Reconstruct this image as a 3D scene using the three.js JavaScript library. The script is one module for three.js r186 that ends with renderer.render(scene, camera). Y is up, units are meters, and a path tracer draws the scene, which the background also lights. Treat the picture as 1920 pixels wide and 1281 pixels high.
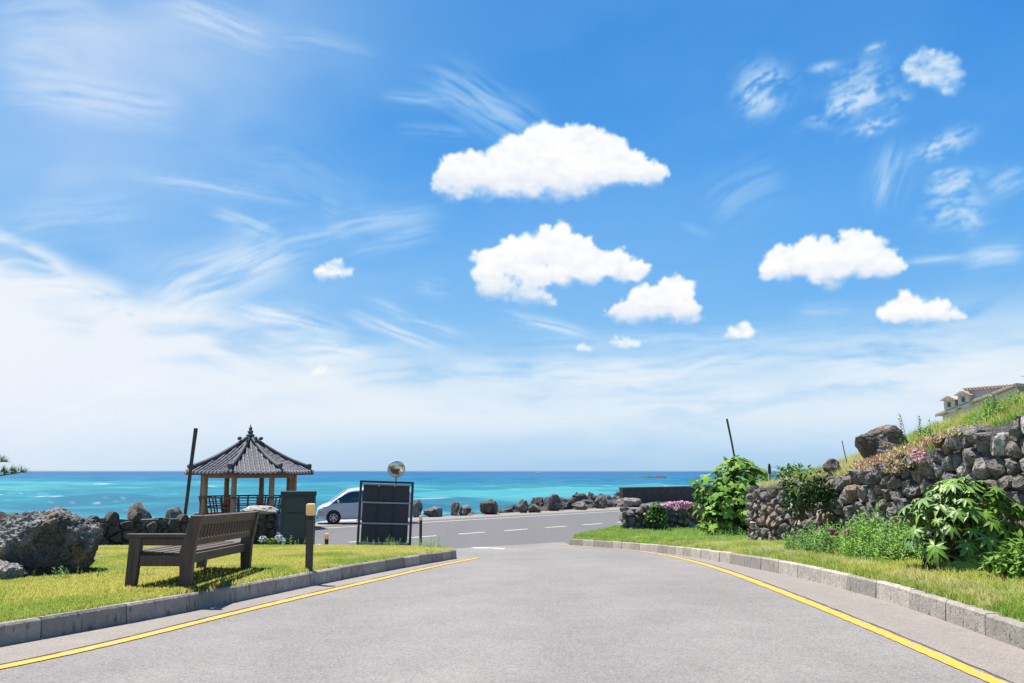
import * as THREE from 'three';
import { mergeGeometries, mergeVertices, toCreasedNormals } from 'three/addons/utils/BufferGeometryUtils.js';
import { RoundedBoxGeometry } from 'three/addons/geometries/RoundedBoxGeometry.js';

// ---------------------------------------------------------------- camera, exposure, sun, sky
const scene = new THREE.Scene();
const camera = new THREE.PerspectiveCamera(40, 1024 / 683, 0.1, 60000);
camera.position.set(0, 1.6, 0);
camera.rotation.x = Math.atan(243.5 / 1760);
const renderer = new THREE.WebGLRenderer({ antialias: true });
renderer.toneMapping = THREE.LinearToneMapping;
const EXPOSURE = 1.95;
renderer.toneMappingExposure = EXPOSURE;
renderer.shadowMap.enabled = true;
const SUN_AZ = -55 * Math.PI / 180, SUN_EL = 68 * Math.PI / 180;
const sunDir = new THREE.Vector3(Math.sin(SUN_AZ) * Math.cos(SUN_EL), Math.sin(SUN_EL), -Math.cos(SUN_AZ) * Math.cos(SUN_EL));
const sun = new THREE.DirectionalLight(new THREE.Color(1, 0.955, 0.88), 4.6);
sun.position.copy(sunDir).multiplyScalar(120).add(new THREE.Vector3(0, 0, -30));
sun.target.position.set(0, 0, -30);
sun.castShadow = true;
sun.shadow.mapSize.set(4096, 4096);
Object.assign(sun.shadow.camera, { left: -60, right: 60, top: 60, bottom: -60, near: 1, far: 300 });
scene.add(sun, sun.target);

// ---------------------------------------------------------------- numbers and noise
function rng(seed) { let s = (seed * 2654435761) >>> 0; return () => { s = (s + 0x6d2b79f5) | 0; let t = Math.imul(s ^ (s >>> 15), 1 | s); t = (t + Math.imul(t ^ (t >>> 7), 61 | t)) ^ t; return ((t ^ (t >>> 14)) >>> 0) / 4294967296; }; }
const clamp = (x, a = 0, b = 1) => x < a ? a : x > b ? b : x;
const lerp = (a, b, t) => a + (b - a) * t;
const sst = (a, b, x) => { const t = clamp((x - a) / (b - a)); return t * t * (3 - 2 * t); };
const TAB = new Float32Array(65536); { const r = rng(77); for (let i = 0; i < 65536; i++) TAB[i] = r(); }
const h2 = (x, y) => TAB[(Math.imul(x, 374761393) + Math.imul(y, 668265263) >>> 11) & 65535];
const h3 = (x, y, z) => TAB[(Math.imul(x, 374761393) + Math.imul(y, 668265263) + Math.imul(z, 2147483647 - 987654) >>> 11) & 65535];
function n2(x, y) {
  const xi = Math.floor(x), yi = Math.floor(y), fx = x - xi, fy = y - yi, u = fx * fx * (3 - 2 * fx), v = fy * fy * (3 - 2 * fy);
  const a = h2(xi, yi), b = h2(xi + 1, yi), c = h2(xi, yi + 1), d = h2(xi + 1, yi + 1);
  return a + (b - a) * u + (c - a) * v + (a - b - c + d) * u * v;
}
function n3(x, y, z) {
  const xi = Math.floor(x), yi = Math.floor(y), zi = Math.floor(z), fx = x - xi, fy = y - yi, fz = z - zi;
  const u = fx * fx * (3 - 2 * fx), v = fy * fy * (3 - 2 * fy), w = fz * fz * (3 - 2 * fz);
  const l = (k) => { const a = h3(xi, yi, k), b = h3(xi + 1, yi, k), c = h3(xi, yi + 1, k), d = h3(xi + 1, yi + 1, k); return a + (b - a) * u + (c - a) * v + (a - b - c + d) * u * v; };
  const p = l(zi), q = l(zi + 1); return p + (q - p) * w;
}
function f2(x, y, o = 4, g = 0.5) { let s = 0, a = 1, t = 0; for (let i = 0; i < o; i++) { s += a * n2(x, y); t += a; a *= g; const nx = x * 1.62 + y * 1.18 + 17.3; y = y * 1.62 - x * 1.18 + 5.1; x = nx; } return s / t; }
function f3(x, y, z, o = 4, g = 0.5) { let s = 0, a = 1, t = 0; for (let i = 0; i < o; i++) { s += a * n3(x, y, z); t += a; a *= g; x = x * 2.03 + 11.7; y = y * 2.03 + 3.1; z = z * 2.03 + 7.9; } return s / t; }
const toLin = (c) => c <= 0.04045 ? c / 12.92 : Math.pow((c + 0.055) / 1.055, 2.4);

// ---------------------------------------------------------------- the sky: air, high streaks of cirrus and small cumulus, as directions (azimuth right of the road axis, elevation, in degrees)
const SKYW = 4096, SKYH = 2048;
function makeSky() {
  const PX = SKYW / 360, HH = SKYH / 2;
  const col = new Float32Array(SKYW * HH * 3);
  const AIR = [[0, 164, 202, 235], [2.5, 164, 206, 240], [6, 144, 199, 243], [10, 118, 184, 242], [14, 98, 171, 239], [19, 78, 156, 233], [25, 62, 143, 224], [32, 56, 134, 217], [50, 48, 120, 205], [90, 42, 108, 195]];
  const air = (el) => { let i = 0; while (i < AIR.length - 2 && el > AIR[i + 1][0]) i++; const a = AIR[i], b = AIR[i + 1], t = clamp((el - a[0]) / (b[0] - a[0])); return [1, 2, 3].map((k) => lerp(a[k], b[k], t)); };
  const TOP = [[-180, 8], [-60, 12], [-45, 13.5], [-34, 13.6], [-28, 12.7], [-25.5, 11.2], [-22, 9.9], [-18.5, 9.3], [-14, 9.0], [-8, 8.0], [-2, 7.0], [5, 6.6], [12, 6.8], [20, 7.6], [30, 9.0], [60, 9], [180, 8]];
  const topAt = (az) => { let i = 0; while (i < TOP.length - 2 && az > TOP[i + 1][0]) i++; const a = TOP[i], b = TOP[i + 1]; return lerp(a[1], b[1], clamp((az - a[0]) / (b[0] - a[0]))); };
  const DEN = [[-180, 0.62], [-50, 0.85], [-28, 0.97], [-18, 0.9], [-8, 0.92], [0, 0.87], [12, 0.82], [30, 0.86], [60, 0.65], [180, 0.62]];
  const denAt = (az) => { let i = 0; while (i < DEN.length - 2 && az > DEN[i + 1][0]) i++; const a = DEN[i], b = DEN[i + 1]; return lerp(a[1], b[1], clamp((az - a[0]) / (b[0] - a[0]))); };
  const azOf = (c) => { let a = ((c + 0.5) / SKYW - 0.25) * 360; if (a > 180) a -= 360; if (a < -180) a += 360; return a; };
  for (let r = 0; r < HH; r++) {
    const el = (r + 0.5) / PX, base = air(el), sel = Math.sin(el * Math.PI / 180), cel = Math.cos(el * Math.PI / 180);
    for (let c = 0; c < SKYW; c++) {
      const az = azOf(c), o = (r * SKYW + c) * 3;
      // light scattered forward round the sun, and the pale side of the sky below it
      const cosS = sel * Math.sin(SUN_EL) + cel * Math.cos(SUN_EL) * Math.cos(az * Math.PI / 180 - SUN_AZ);
      const glow = 0.42 * Math.exp(-Math.acos(clamp(cosS, -1, 1)) / 0.42);
      let R = lerp(base[0], 214, glow), G = lerp(base[1], 226, glow), B = lerp(base[2], 247, glow);
      // sheet of high cloud low in the sky
      const wx = (f2(az * 0.16 + 40, el * 0.3, 3) - 0.5) * 0.7, wy = (f2(az * 0.16 + 90, el * 0.3 + 7, 3) - 0.5) * 0.7;
      const T = topAt(az) + wy * 2.4, D = denAt(az);
      const streak = f2(az * 0.22 + wx * 3 + el * 0.16, el * 0.95 - az * 0.06 + wy * 3, 5, 0.55);
      const soft = lerp(1.0, 4.5, sst(-24, -4, az)) * (az < -60 ? 3 : 1);
      let a = D * sst(T + soft * 0.6, T - soft, el) * lerp(sst(0.2, 0.62, streak), 1, sst(0.55, 1, D) * sst(T, T - 4.5, el));
      a *= lerp(lerp(0.75, 0.22, sst(-26, -2, az)), 1, sst(0.0, 3.6, el)) ;
      const white = [lerp(232, 245, sst(1, 7, el)), lerp(242, 249, sst(1, 7, el)), 252];
      R = lerp(R, white[0], a); G = lerp(G, white[1], a); B = lerp(B, white[2], a);
      // thin high veil over the rest
      const v = f2(az * 0.05 + wx * 0.7 + 200, el * 0.15 - az * 0.028 + wy * 0.7, 4, 0.48), left = sst(2, -27, az);
      const veil = (0.38 * Math.pow(left, 1.7) * sst(60, 22, el) * sst(9, 17, el) + 0.34 * sst(0.44, 0.8, v) * lerp(0.25, 1, left)) * (az > 40 || az < -40 ? 0.8 : 1);
      R = lerp(R, 232, veil); G = lerp(G, 236, veil); B = lerp(B, 252, veil);
      col[o] = R; col[o + 1] = G; col[o + 2] = B;
    }
  }
  const each = (az0, az1, el0, el1, fn) => {
    const r0 = Math.max(0, Math.floor(el0 * PX)), r1 = Math.min(HH - 1, Math.ceil(el1 * PX));
    const c0 = Math.floor((az0 / 360 + 0.25) * SKYW), c1 = Math.ceil((az1 / 360 + 0.25) * SKYW);
    for (let r = r0; r <= r1; r++) for (let c = c0; c <= c1; c++) {
      const cc = ((c % SKYW) + SKYW) % SKYW, o = (r * SKYW + cc) * 3;
      const res = fn((c + 0.5) / SKYW * 360 - 90, (r + 0.5) / PX);
      if (!res) continue;
      const [a, R, G, B] = res;
      col[o] = lerp(col[o], R, a); col[o + 1] = lerp(col[o + 1], G, a); col[o + 2] = lerp(col[o + 2], B, a);
    }
  };
  // streaks: from, to, half width, strength
  const WISPS = [
  [-29.77,20.22,-20.50,20.22,0.90,0.35],
  [-22.67,16.73,-13.19,15.95,0.32,0.35],
  [-21.72,25.89,-14.80,25.09,0.71,0.40],
  [-14.80,25.09,-8.86,24.98,0.52,0.20],
  [-18.13,14.98,-14.38,13.94,0.45,0.40],
  [-16.39,9.70,-10.41,8.25,0.58,0.70],
  [-9.80,9.38,-4.26,7.48,0.32,0.75],
  [-8.85,10.05,-3.29,8.53,0.45,0.40],
  [-5.46,23.66,1.69,20.38,1.10,0.40],
  [-8.13,22.34,-3.74,22.19,0.39,0.30],
  [-7.09,20.40,-2.71,20.37,0.32,0.25],
  [-0.66,9.58,4.60,8.26,0.32,0.60],
  [-20.81,8.91,-13.11,13.70,1.35,0.62],
  [-13.74,13.67,-4.68,15.77,0.65,0.35],
  [-9.89,13.22,-4.67,14.49,0.45,0.30],
  [-21.37,8.57,-17.35,10.96,1.29,0.50],
  [-12.92,7.54,-8.47,7.16,0.58,0.60],
  [1.31,7.89,19.02,8.08,0.52,0.28],
  [2.61,5.29,18.98,7.16,0.84,0.45],
  [4.55,3.98,17.10,4.75,0.84,0.35],
  [17.13,5.68,28.82,6.64,1.48,0.50],
  [-5.22,5.92,10.99,6.15,0.84,0.50],
  [21.70,14.90,23.04,18.30,0.77,0.38],
  [12.22,15.63,16.39,17.50,1.10,0.20],
  [10.58,14.77,12.48,13.89,0.19,0.20],
  [23.24,11.70,26.28,11.72,0.19,0.40],
  [26.26,11.48,29.16,11.62,0.52,0.50],
  [27.82,14.93,29.58,15.81,0.52,0.50],
  [26.12,13.54,26.96,14.03,0.71,0.30],
  [-30.05,23.81,-24.64,25.40,1.61,0.25],
  [-29.90,21.96,-25.83,21.89,1.29,0.20],
  [-29.26,13.17,-22.57,14.96,0.97,0.25],
  [-11.90,15.96,-10.61,15.72,0.39,0.20],
  [-18.89,18.18,-8.67,16.75,1.61,0.12],
  [-5.94,11.25,-3.97,10.96,0.45,0.40],
  [17.29,9.41,20.24,9.19,0.32,0.25],
  [-12.83,4.53,-11.26,4.39,0.32,-0.12],
  [-14.71,5.68,-11.61,5.82,0.32,-0.08],
  [-28.59,3.22,-17.73,5.66,1.94,0.30],
  ];
  const RIPPLES = [
  [15.64,22.14,1.48,1.42,-35,0.60],
  [14.98,21.40,0.97,0.65,-25,0.50],
  [20.84,20.91,2.42,0.84,-18,0.65],
  [21.79,19.39,1.29,0.45,-12,0.75],
  [20.91,22.20,1.61,0.71,-20,0.45],
  [22.18,23.59,0.52,0.26,-15,0.50],
  [19.28,22.99,0.77,0.26,-5,0.45],
  [25.43,17.84,1.55,0.65,-20,0.60],
  [25.85,15.76,1.48,0.65,-15,0.55],
  [25.90,14.44,1.61,0.97,-10,0.50],
  [25.34,16.40,0.71,0.19,-10,0.50],
  [23.18,20.60,0.84,0.45,-20,0.40],
  [26.66,13.48,0.97,0.77,10,0.35],
  ];
  const CUMULUS = [
  [[-3.10,17.86,1.55],[-3.69,17.15,1.23],[-1.68,17.72,1.77],[0.17,18.26,1.87],[2.03,18.82,1.94],[3.04,19.27,1.48],[4.22,19.40,1.42],[5.39,19.00,1.48],[6.22,18.72,1.42],[6.88,18.14,1.29],[7.88,18.51,0.71],[7.80,17.88,0.97],[8.76,17.69,0.90],[4.71,17.83,1.77],[2.69,17.39,1.61],[0.34,17.25,1.35],[9.35,17.72,0.52]],
  [[0.00,13.09,1.35],[1.67,13.40,1.55],[3.00,13.46,1.42],[4.15,12.89,1.35],[5.30,12.39,1.03],[6.62,12.68,0.77],[6.78,12.20,1.10],[7.76,12.01,0.77],[-1.00,12.44,1.23],[0.83,12.44,1.29],[-1.32,11.14,0.97],[-0.33,10.98,0.84],[0.83,10.66,0.75],[1.6,10.5,0.62],[2.31,10.33,0.52],[1.3,11.8,1.25],[3.2,11.95,1.1],[4.9,11.9,0.9]],
  [[9.67,10.67,1.03],[8.69,10.06,1.29],[7.55,9.60,1.03],[9.97,9.86,1.29],[10.76,9.36,0.90],[6.57,9.39,0.71]],
  [[16.48,11.95,1.16],[17.71,12.18,1.29],[19.20,12.08,1.35],[20.56,12.74,1.03],[20.82,11.96,1.29],[21.95,11.56,1.10],[22.66,11.45,0.58],[19.17,11.46,1.29]],
  [[22.82,9.09,0.90],[23.65,8.88,1.10],[24.74,8.72,0.77],[22.10,8.83,0.58],[25.54,8.49,0.45]],
  [[-10.99,11.90,0.71],[-11.62,11.69,0.52],[-10.25,11.87,0.45],[-10.78,12.39,0.32]],
  [[24.99,22.03,1.10],[25.66,21.49,1.10],[24.29,22.28,0.65],[26.18,20.85,0.58]],
  [[13.87,8.24,0.58],[13.31,8.06,0.45],[14.33,8.09,0.39]],
  [[6.93,7.71,0.45],[6.38,7.84,0.32],[7.51,7.63,0.32]],
  [[-11.46,5.98,0.29],[-11.77,5.82,0.26]],
  [[4.33,7.42,0.29],[4.75,7.35,0.23]],
  ];
  { // the same kinds of cloud round the rest of the sky
    const r = rng(5);
    for (let i = 0; i < 90; i++) { const az = 45 + r() * 270, el = 8 + Math.pow(r(), 1.4) * 60, l = 3 + r() * 8, t = (r() - 0.5) * 0.7, k = 1 / Math.cos(el * Math.PI / 180); WISPS.push([az, el, az + l * Math.cos(t) * k, el + l * Math.sin(t), 0.4 + r(), 0.2 + 0.35 * r()]); }
    for (let i = 0; i < 34; i++) { const az = 42 + r() * 276, el = 7 + r() * 22, n = 4 + Math.floor(r() * 9), s = 0.5 + r() * 0.9, b = []; for (let j = 0; j < n; j++) b.push([az + (j - n / 2) * s * 0.9, el + r() * s * 0.7, s * (0.5 + 0.7 * r() * Math.sin(Math.PI * (j + 0.5) / n))]); CUMULUS.push(b); }
  }
  WISPS.forEach(([a0, e0, a1, e1, w, al], i) => {
    const ca = (a0 + a1) / 2, ce = (e0 + e1) / 2, k = Math.cos(ce * Math.PI / 180), dx = (a1 - a0) * k, dy = e1 - e0, L = Math.hypot(dx, dy) / 2, ux = dx / (2 * L), uy = dy / (2 * L), s = i * 13.7, W = w * 2.6, X = L * 1.6 + W;
    each(ca - X / k, ca + X / k, ce - X, ce + X, (az, el) => {
      const x = (az - ca) * k, y = el - ce; let p = x * ux + y * uy, q = -x * uy + y * ux;
      q += (f2(p * 0.2 + s, s * 0.3, 3) - 0.5) * w * 1.3 + 0.12 * w * (p / L) * (p / L);
      const g = Math.exp(-Math.pow(p / (L * 0.95), 4) - q * q / (w * w * 1.3)); if (g < 0.01) return null;
      const n = f2(p * 0.34 + s + q * 0.3, q * 3.2 / Math.sqrt(w) + s, 6, 0.6), a = Math.abs(al) * g * sst(0.22, 0.7, n) * 1.2;
      return al > 0 ? [clamp(a), 244, 248, 254] : [clamp(a * 1.4), 205, 218, 238];
    });
  });
  RIPPLES.forEach(([ca, ce, sx, sy, an, al], i) => {
    const k = Math.cos(ce * Math.PI / 180), t = -an * Math.PI / 180, c = Math.cos(t), s = Math.sin(t), o = i * 9.1, X = Math.max(sx, sy) * 1.9;
    each(ca - X / k, ca + X / k, ce - X, ce + X, (az, el) => {
      const x = (az - ca) * k, y = el - ce, p = x * c + y * s, q = -x * s + y * c;
      const w = f2(x * 0.9 + o, y * 0.9, 4) - 0.5, g = Math.exp(-Math.pow((p * p) / (sx * sx) + (q * q) / (sy * sy), 1.4)); if (g < 0.01) return null;
      const wave = 0.5 + 0.5 * Math.sin(q * 17 + w * 9 + p * 2), n = f2(p * 1.6 + o + w * 1.5, q * 3.4 + o + w * 2, 5, 0.62);
      const patch = f2(x * 0.8 + o * 3, y * 0.8 + o, 3);
      return [clamp(al * 1.2 * g * sst(0.26, 0.72, n + 0.1 * (wave - 0.5) + 0.7 * (patch - 0.5))), 240, 245, 253];
    });
  });
  CUMULUS.forEach((bl, i) => {
    // each heap of cloud is a pile of smaller and smaller billows, most of them on its upper side
    const rd = rng(900 + i), S = []; let bot = 1e9, top = -1e9, big = 0, a0 = 1e9, a1 = -1e9;
    for (const [a, e, r] of bl) { big = Math.max(big, r); bot = Math.min(bot, e - r * 0.8); top = Math.max(top, e + r); a0 = Math.min(a0, a - r * 1.5); a1 = Math.max(a1, a + r * 1.5); }
    for (const [a, e, r] of bl) {
      S.push([a, e, r * 0.93, 0]);
      for (let k = 0; k < 11; k++) { const t = -0.5 + rd() * 4.1, q = r * (0.55 + 0.4 * rd()), rr = r * (0.24 + 0.26 * rd()), x = a + Math.cos(t) * q, y = e + Math.sin(t) * q * 0.92; S.push([x, y, rr, r * 0.3]);
        for (let m = 0; m < 4; m++) { const u = -0.6 + rd() * 4.3, w = rr * (0.6 + 0.4 * rd()); S.push([x + Math.cos(u) * w, y + Math.sin(u) * w, rr * (0.28 + 0.25 * rd()), r * 0.35 + rr * 0.3]); } }
    }
    const s = i * 21.3, thin = i === 6 ? 0.8 : big < 0.5 ? 0.75 : 1, loose = i === 6 || i === 5 ? 1 : big < 0.6 ? 0.7 : 0, k = Math.cos(bl[0][1] * Math.PI / 180);
    each(a0, a1, bot - big * 0.6, top + big * 0.6, (az, el) => {
      const w1 = f2(az * 3.1 + s, el * 3.1, 4, 0.6) - 0.5, w2 = f2(az * 3.1 + s + 50, el * 3.1, 4, 0.6) - 0.5, f1 = f2(az * 9 + s, el * 9, 3, 0.6) - 0.5, f3_ = f2(az * 9 + 31, el * 9 + s, 3, 0.6) - 0.5, X = az + w1 * 0.36 + f1 * 0.12, Y = el + w2 * 0.28 + f3_ * 0.12;
      let A = 0, hh = -1, ny = 0, nx = 0, sum = 0;
      const low = sst(0.38, 0.02, (Y - bot) / (top - bot));
      for (const [a, e, r, z] of S) { const dx = (X - a) * k, dy = Y - e, q = 1 - (dx * dx + dy * dy) / (r * r); if (q <= 0) continue; A = 1 - (1 - A) * (1 - q * (r < big * 0.3 ? 0.4 : 0.85)); const wt = q * q, h = z + r * Math.sqrt(q); if (h > hh) hh = h; ny += wt * h * h * dy / r; nx += wt * h * h * dx / r; sum += wt * h * h; }
      if (A <= 0) return null; if (sum > 0) { ny /= sum; nx /= sum; }
      const n = f2(az * 1.6 + s, el * 2.2 + s, 5, 0.58), wisp = f2(az * 0.9 + s, el * 2.6 + 8, 5, 0.62);
      const soft = Math.max(low, loose, sst(0.0, 0.9, Math.abs(nx)) * 0.55);
      const alpha = thin * sst(0.04, lerp(0.82, 1.25, soft), A * lerp(1, 0.15 + 1.6 * wisp, soft) + (n - 0.5) * lerp(0.3, 0.6, soft));
      const t = clamp((Y - bot) / (top - bot)), lit = clamp(0.3 + 0.62 * sst(0, 0.55, t) + 0.3 * ny - 0.1 * nx + (n - 0.5) * 0.55 + (wisp - 0.5) * 0.5 + 0.5 * loose);
      return [alpha, lerp(209, 255, lit), lerp(222, 255, lit), lerp(243, 255, lit)];
    });
  });
  const data = new Float32Array(SKYW * SKYH * 4);
  const ground = [0.2, 0.21, 0.2];
  for (let r = 0; r < SKYH; r++) for (let c = 0; c < SKYW; c++) {
    const i = (r * SKYW + c) * 4;
    if (r < HH) { data[i] = ground[0]; data[i + 1] = ground[1]; data[i + 2] = ground[2]; }
    else { const o = ((r - HH) * SKYW + c) * 3; for (let k = 0; k < 3; k++) data[i + k] = toLin(col[o + k] / 255) / EXPOSURE; }
    data[i + 3] = 1;
  }
  const t = new THREE.DataTexture(data, SKYW, SKYH, THREE.RGBAFormat, THREE.FloatType);
  t.mapping = THREE.EquirectangularReflectionMapping; t.magFilter = THREE.LinearFilter; t.minFilter = THREE.LinearFilter; t.wrapS = THREE.RepeatWrapping; t.needsUpdate = true;
  return t;
}
const skyTex = makeSky();
scene.background = skyTex;
scene.environment = skyTex;

// ---------------------------------------------------------------- helpers
const taken = new Map();
function numbered(name) { const k = taken.get(name) || 0; taken.set(name, k + 1); return k ? `${name}_${String(k).padStart(3, '0')}` : name; }
const V = (x, y, z) => new THREE.Vector3(x, y, z);
function shadows(o) { o.traverse((m) => { if (m.isMesh) { m.castShadow = true; m.receiveShadow = true; } }); return o; }
function thing(name, label, category, pos = [0, 0, 0], turn = 0, group) {
  const o = new THREE.Group(); o.name = numbered(name); o.position.set(...pos); o.rotation.y = turn;
  o.userData = { label, category }; if (group) o.userData.group = group; scene.add(o); return o;
}
function tag(o, label, category, group, kind) { o.userData.label = label; if (category) o.userData.category = category; if (group) o.userData.group = group; if (kind) o.userData.kind = kind; return o; }
function mesh(name, geo, mat, parent = scene) { const m = new THREE.Mesh(geo, mat); m.name = parent === scene ? numbered(name) : name; m.castShadow = m.receiveShadow = true; parent.add(m); return m; }
function structure(name, geo, mat, label, parent = scene) { const m = mesh(name, geo, mat, parent); if (parent === scene) { m.userData.kind = 'structure'; if (label) m.userData.label = label; } return m; }
const ni = (g) => g.index ? g.toNonIndexed() : g;
function merge(list) { const l = list.map((g) => { const n = ni(g); for (const k of Object.keys(n.attributes)) if (!['position', 'normal', 'uv', 'color'].includes(k)) n.deleteAttribute(k); return n; }); const anyC = l.some((g) => g.attributes.color); if (anyC) for (const g of l) if (!g.attributes.color) g.setAttribute('color', new THREE.BufferAttribute(new Float32Array(g.attributes.position.count * 3).fill(1), 3)); return mergeGeometries(l, false); }
// planar uv in metres, per face, along the axis the face looks at most
function boxUV(g, s = 1, keepNormals = true) {
  g = ni(g); if (!keepNormals || !g.attributes.normal) g.computeVertexNormals();
  const p = g.attributes.position, uv = new Float32Array(p.count * 2), a = V(), b = V(), c = V(), n = V();
  for (let i = 0; i < p.count; i += 3) {
    a.fromBufferAttribute(p, i); b.fromBufferAttribute(p, i + 1); c.fromBufferAttribute(p, i + 2);
    n.copy(b).sub(a).cross(c.clone().sub(a)); const x = Math.abs(n.x), y = Math.abs(n.y), z = Math.abs(n.z);
    [a, b, c].forEach((q, j) => { const o = (i + j) * 2; if (y >= x && y >= z) { uv[o] = q.x * s; uv[o + 1] = q.z * s; } else if (x >= z) { uv[o] = q.z * s; uv[o + 1] = q.y * s; } else { uv[o] = q.x * s; uv[o + 1] = q.y * s; } });
  }
  g.setAttribute('uv', new THREE.BufferAttribute(uv, 2)); return g;
}
function box(w, h, d, x = 0, y = 0, z = 0, bev = 0.006) { const g = bev ? new RoundedBoxGeometry(w, h, d, 1, Math.min(bev, w / 2.1, h / 2.1, d / 2.1)) : new THREE.BoxGeometry(w, h, d); g.translate(x, y, z); return boxUV(g); }
// a bar of rectangular section between two points
function bar(a, b, w, h, up = V(0, 1, 0), bev = 0.004) {
  const d = b.clone().sub(a), L = d.length(), z = d.clone().normalize(), x = up.clone().cross(z).normalize(), y = z.clone().cross(x);
  const g = bev ? new RoundedBoxGeometry(w, h, L, 1, Math.min(bev, w / 2.1, h / 2.1)) : new THREE.BoxGeometry(w, h, L); boxUV(g);
  const g2 = boxUV(g); g2.applyMatrix4(new THREE.Matrix4().makeBasis(x, y, z).setPosition(a.clone().add(b).multiplyScalar(0.5))); return g2;
}
function tube(pts, r0, r1 = r0, seg = 6, rings = 0) {
  const cv = pts.length > 2 ? new THREE.CatmullRomCurve3(pts) : new THREE.LineCurve3(pts[0], pts[1]); const n = rings || Math.max(1, (pts.length - 1) * 3);
  const fr = cv.computeFrenetFrames(n, false), pos = [], uv = [], idx = [];
  for (let i = 0; i <= n; i++) { const t = i / n, c = cv.getPoint(t), r = lerp(r0, r1, t); for (let j = 0; j <= seg; j++) { const a = j / seg * 6.2832; const q = c.clone().addScaledVector(fr.normals[i], Math.cos(a) * r).addScaledVector(fr.binormals[i], Math.sin(a) * r); pos.push(q.x, q.y, q.z); uv.push(j / seg * r * 6, t * cv.getLength()); } }
  for (let i = 0; i < n; i++) for (let j = 0; j < seg; j++) { const a = i * (seg + 1) + j, b = a + seg + 1; idx.push(a, a + 1, b, b, a + 1, b + 1); }
  const g = new THREE.BufferGeometry(); g.setAttribute('position', new THREE.Float32BufferAttribute(pos, 3)); g.setAttribute('uv', new THREE.Float32BufferAttribute(uv, 2)); g.setIndex(idx);
  // caps
  g.computeVertexNormals(); const parts = [ni(g)];
  for (const [t, s] of [[0, -1], [1, 1]]) { const c = cv.getPoint(t), r = t ? r1 : r0, k = t ? n : 0; if (r < 0.002) continue; const cp = [], cu = []; for (let j = 0; j < seg; j++) { const P = (jj) => { const a = jj / seg * 6.2832; return c.clone().addScaledVector(fr.normals[k], Math.cos(a) * r).addScaledVector(fr.binormals[k], Math.sin(a) * r); }; const a = P(j), b = P(j + 1); for (const q of s > 0 ? [c, a, b] : [c, b, a]) { cp.push(q.x, q.y, q.z); cu.push(0, 0); } } const cg = new THREE.BufferGeometry(); cg.setAttribute('position', new THREE.Float32BufferAttribute(cp, 3)); cg.setAttribute('uv', new THREE.Float32BufferAttribute(cu, 2)); cg.computeVertexNormals(); parts.push(cg); }
  return merge(parts);
}
function lathe(pts, seg = 16) { return new THREE.LatheGeometry(pts.map(([r, y]) => new THREE.Vector2(r, y)), seg); }
// a rock: random planes cut from a ball, then roughened
const icoCache = new Map();
function rockGeo(seed, [sx, sy, sz], detail = 8, planes = 14, rough = 0.06, fine = 3, uvScale = 1) {
  if (!icoCache.has(detail)) { const g = new THREE.IcosahedronGeometry(1, detail); g.deleteAttribute('normal'); g.deleteAttribute('uv'); icoCache.set(detail, mergeVertices(g, 1e-5)); }
  const g = icoCache.get(detail).clone(), p = g.attributes.position, r = rng(seed), N = [];
  for (let i = 0; i < planes; i++) N.push([V(r() - 0.5, (r() - 0.5) * 0.9, r() - 0.5).normalize(), 0.62 + 0.3 * r()]);
  const v = V(), o = seed * 7.31;
  for (let i = 0; i < p.count; i++) {
    v.fromBufferAttribute(p, i).normalize(); let R = 1;
    for (const [n, d] of N) { const c = v.dot(n); if (c > 0.2) { const q = d / c; const h = clamp(0.5 + 0.5 * (R - q) / 0.06); R = lerp(R, q, h) - 0.06 * h * (1 - h) * 0.5; } }
    const k = f3(v.x * 2 + o, v.y * 2, v.z * 2, 3) - 0.5, q = f3(v.x * fine * 2 + o, v.y * fine * 2 + 5, v.z * fine * 2, 5, 0.6) - 0.5;
    R *= 1 + k * rough * 3 + q * rough * 2.6;
    p.setXYZ(i, v.x * R * sx, v.y * R * sy, v.z * R * sz);
  }
  g.computeVertexNormals(); return boxUV(g, uvScale);
}
function tint(g, fn) { const p = g.attributes.position, n = g.attributes.normal, c = new Float32Array(p.count * 3); for (let i = 0; i < p.count; i++) { const q = fn(p.getX(i), p.getY(i), p.getZ(i), n); c[i * 3] = q[0]; c[i * 3 + 1] = q[1]; c[i * 3 + 2] = q[2]; } g.setAttribute('color', new THREE.BufferAttribute(c, 3)); return g; }

// ---------------------------------------------------------------- textures (tiling noise; linear values written as sRGB bytes)
const toS = (l) => { l = clamp(l); return Math.round(255 * (l <= 0.0031308 ? l * 12.92 : 1.055 * Math.pow(l, 1 / 2.4) - 0.055)); };
function tn(x, y, per, seed) { const xi = Math.floor(x), yi = Math.floor(y), fx = x - xi, fy = y - yi, u = fx * fx * (3 - 2 * fx), v = fy * fy * (3 - 2 * fy), m = (k) => ((k % per) + per) % per, s = seed * 131; const a = h2(m(xi) + s, m(yi)), b = h2(m(xi + 1) + s, m(yi)), c = h2(m(xi) + s, m(yi + 1)), d = h2(m(xi + 1) + s, m(yi + 1)); return a + (b - a) * u + (c - a) * v + (a - b - c + d) * u * v; }
function tf(x, y, per, seed, o = 4, g = 0.5) { let s = 0, a = 1, t = 0; for (let i = 0; i < o; i++) { s += a * tn(x * per, y * per, per, seed + i); t += a; a *= g; per *= 2; } return s / t; }
function colorTex(size, fn, rep = 1) {
  const d = new Uint8Array(size * size * 4); for (let y = 0; y < size; y++) for (let x = 0; x < size; x++) { const c = fn(x / size, y / size, x, y), i = (y * size + x) * 4; d[i] = toS(c[0]); d[i + 1] = toS(c[1]); d[i + 2] = toS(c[2]); d[i + 3] = 255; }
  return finish(new THREE.DataTexture(d, size, size), rep, true);
}
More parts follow.
